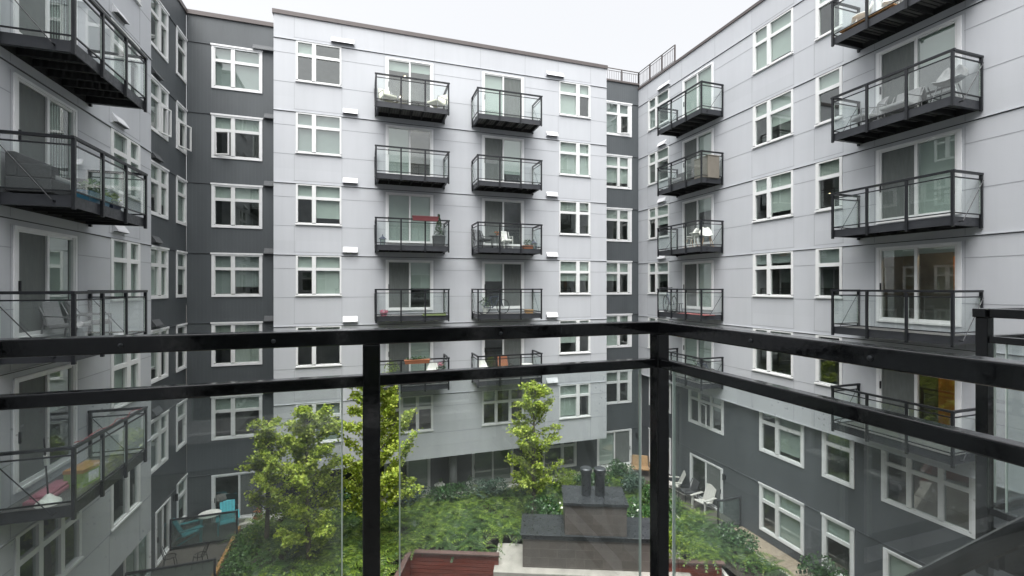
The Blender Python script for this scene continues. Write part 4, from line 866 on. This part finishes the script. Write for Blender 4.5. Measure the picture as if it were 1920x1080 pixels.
bx = thing('cardboard_box', 'green and white printed box with an orange lid on the lower left balcony', 'box', (-5.75, 12.3, dz(-1)), rad(80)); q = MB(); q.box(-.3, .3, -.18, .18, 0, .3); q.build('carton', M['green'], bx); q = MB(); q.box(-.14, .14, -.184, -.1805, .05, .26); q.build('printed_panel', M['paper'], bx); q = MB(); q.box(-.31, .31, -.19, .19, .301, .37); q.build('lid', M['owood'], bx)
mb = MB(); mb.box(-.18, .18, -.5, .5, 0, .1); mb.box(-.14, .16, -.4, .45, .101, .16); tag(mb.build('folded_blanket', M['pinkf'] if False else M['pink'], None, (-6.05, 11.75, dz(-1)), bevel=.03), 'folded pink blanket on the lower left balcony floor', 'blanket')
mb = MB(); pts = [(-5.33+.03*math.sin(i*.9), 11.05+i*.09, ZO-3.055+.03*math.cos(i*.7)) for i in range(33)]; mb.tube(pts, [.004+.007*(i % 2) for i in range(33)], 6); tag(mb.build('garland', M['redstr']), 'red tinsel garland draped over the rail of the lower left balcony', 'garland')
# courtyard furniture
tg = 'teal garden chairs on the left patio'
slat_chair('teal garden chair upright in front of the dark glass door', -5.35, 21.75, 0, rad(195), 'teal', tg); slat_chair('teal garden chair seen through the glass privacy screen', -6.5, 21.35, 0, rad(-75), 'teal', tg)
round_table('round white table between the two teal chairs', -6.05, 21.9, 0, .42, .72, 'wplast', 'steel')
def privacy(label, x0, x1, y, z1=1.2, rz=0):
    root = thing('privacy_screen', label, 'glass screen', (x0, y, 0)); w = x1-x0; q = MB(); q.box(0, .06, -.03, .03, 0, z1); q.box(w-.06, w, -.03, .03, 0, z1); q.box(.061, w-.061, -.03, .03, z1-.06, z1); q.box(.061, w-.061, -.03, .03, .08, .13); q.build('frame', M['fascia'], root)
    q = MB(); q.box(.062, w-.062, -.006, .006, .131, z1-.061); q.build('glass_pane', M['frost'], root); return root
privacy('dark framed frosted glass screen in front of the teal chairs', -7.05, -4.75, 20.75); privacy('dark framed frosted glass screen at the bottom edge, nearest on the left patio', -7.05, -4.6, 17.3); privacy('dark framed glass screen across the path at the foot of the right wing', 14.05, 15.25, 15.35, 1.25)
def bistro(label, x, y, rz, g):
    root = thing('wire_chair', label, 'chair', (x, y, 0), rz, g); q = MB(); q.tube([(.2*math.cos(t*.5236), .2*math.sin(t*.5236), .45) for t in range(12)], .012, 6, 0, True); [q.tube([(-.2+.1*k, -.17, .45), (-.2+.1*k, .17, .45)], .006, 5) for k in range(1, 4)]; q.build('seat', M['black'], root)
    q = MB(); q.tube([(-.18, -.12, .45), (-.17, -.24, .8), (0, -.27, .9), (.17, -.24, .8), (.18, -.12, .45)], .011, 6); [q.tube([(a, -.15, .46), (a*.9, -.25, .82)], .006, 5) for a in (-.08, 0, .08)]; q.build('backrest', M['black'], root)
    for a, b in ((-1, -1), (-1, 1), (1, -1), (1, 1)): q = MB(); q.tube([(a*.14, b*.14, .44), (a*.2, b*.2, 0)], .011, 6); q.build('leg', M['black'], root)
bistro('black wire chair against the left wing behind the nearest glass screen', -6.6, 19.4, rad(-80), 'black wire chairs'); bistro('black wire chair farther from the wall behind the nearest glass screen', -5.6, 19.2, rad(80), 'black wire chairs')
round_table('small white side table with a plant by the dark column', 3.55, 22.1, 0, .26, .55, 'wplast', 'steel', None, 'side_table')
pot_plant('small pot plant on the white side table by the dark column', 3.6, 22.1, .551, .1, .12, 'wplast', 'grassy', .1, .12, 60)
pot_plant('white planter with a thin stemmed plant left of the wide glass door', 5.1, 22.2, 0, .2, .4, 'wplast', 'grassy', .16, .25, 90)
pot_plant('low terracotta pot of flowers outside the left glass door', -4.3, 22.1, 0, .18, .25, 'terra', 'shrub', .22, .2, 160, 'orangef')
slat_chair('white garden chair farther along the right wing patio', 14.6, 19.0, 0, rad(60), 'offw', 'white chairs on the right wing patio'); slat_chair('white garden chair nearer the glass screen on the right wing patio', 14.75, 17.0, 0, rad(100), 'offw', 'white chairs on the right wing patio')
arm_chair('dark wicker chair between the two white garden chairs', 14.7, 18.0, 0, rad(80), 'dgrey', 'black')
arm_chair('tan wicker armchair in the far right corner by the corner post', 14.2, 21.1, 0, rad(150), 'tan', 'tan', None, 'wicker_armchair', .95)
gr = thing('barbecue_grill', 'dark covered barbecue between the glass doors of the facing wing', 'grill', (-.6, 22.15, 0)); q = MB(); q.box(-.5, .5, -.25, .25, .5, .8); q.build('cart', M['dgrey'], gr, bevel=.02); q = MB(); q.tube([(-.3, 0, .9), (.3, 0, .9)], .2, 14); q.build('lid', M['black'], gr)
for a in (-.42, .42): q = MB(); q.box(a-.03, a+.03, -.2, .2, 0, .499); q.build('leg', M['black'], gr)

# ------------------------------------------------------------------ camera, light, render
cam = bpy.data.cameras.new('camera'); co = link('camera', cam, None, (0, 0, ZO), (rad(90), 0, -rad(18.1666)))
cam.lens = 16.0; cam.sensor_width = 36; cam.shift_y = -2/1920; cam.clip_start = .02; cam.clip_end = 2000; S.camera = co
W = bpy.data.worlds.new('World'); S.world = W; W.use_nodes = True; t = W.node_tree; bg = t.nodes['Background']
SUN_EL, SUN_RZ = 72, 210
sk = N(t, 'ShaderNodeTexSky', sky_type='NISHITA'); sk.sun_disc = False; sk.sun_elevation = rad(SUN_EL); sk.sun_rotation = rad(SUN_RZ); sk.air_density = 1; sk.dust_density = 8
hs = N(t, 'ShaderNodeHueSaturation'); hs.inputs['Saturation'].default_value = .12
t.links.new(sk.outputs[0], hs.inputs['Color']); t.links.new(hs.outputs[0], bg.inputs[0]); bg.inputs[1].default_value = .118
sl = bpy.data.lights.new('sun', 'SUN'); so = link('sun', sl, None, (0, 0, 60)); sl.energy = 1.5; sl.angle = rad(75); sl.color = (1, .98, .95)
az = rad(SUN_RZ); d = Vector((math.sin(az)*math.cos(rad(SUN_EL)), math.cos(az)*math.cos(rad(SUN_EL)), math.sin(rad(SUN_EL)))); so.rotation_euler = d.to_track_quat('Z', 'Y').to_euler()
S.view_settings.view_transform = 'Standard'; S.view_settings.look = 'None'; S.view_settings.gamma = 1; S.view_settings.exposure = 1.65
S.render.engine = 'CYCLES'; S.cycles.transparent_max_bounces = 32; S.cycles.max_bounces = 8; S.cycles.use_denoising = True
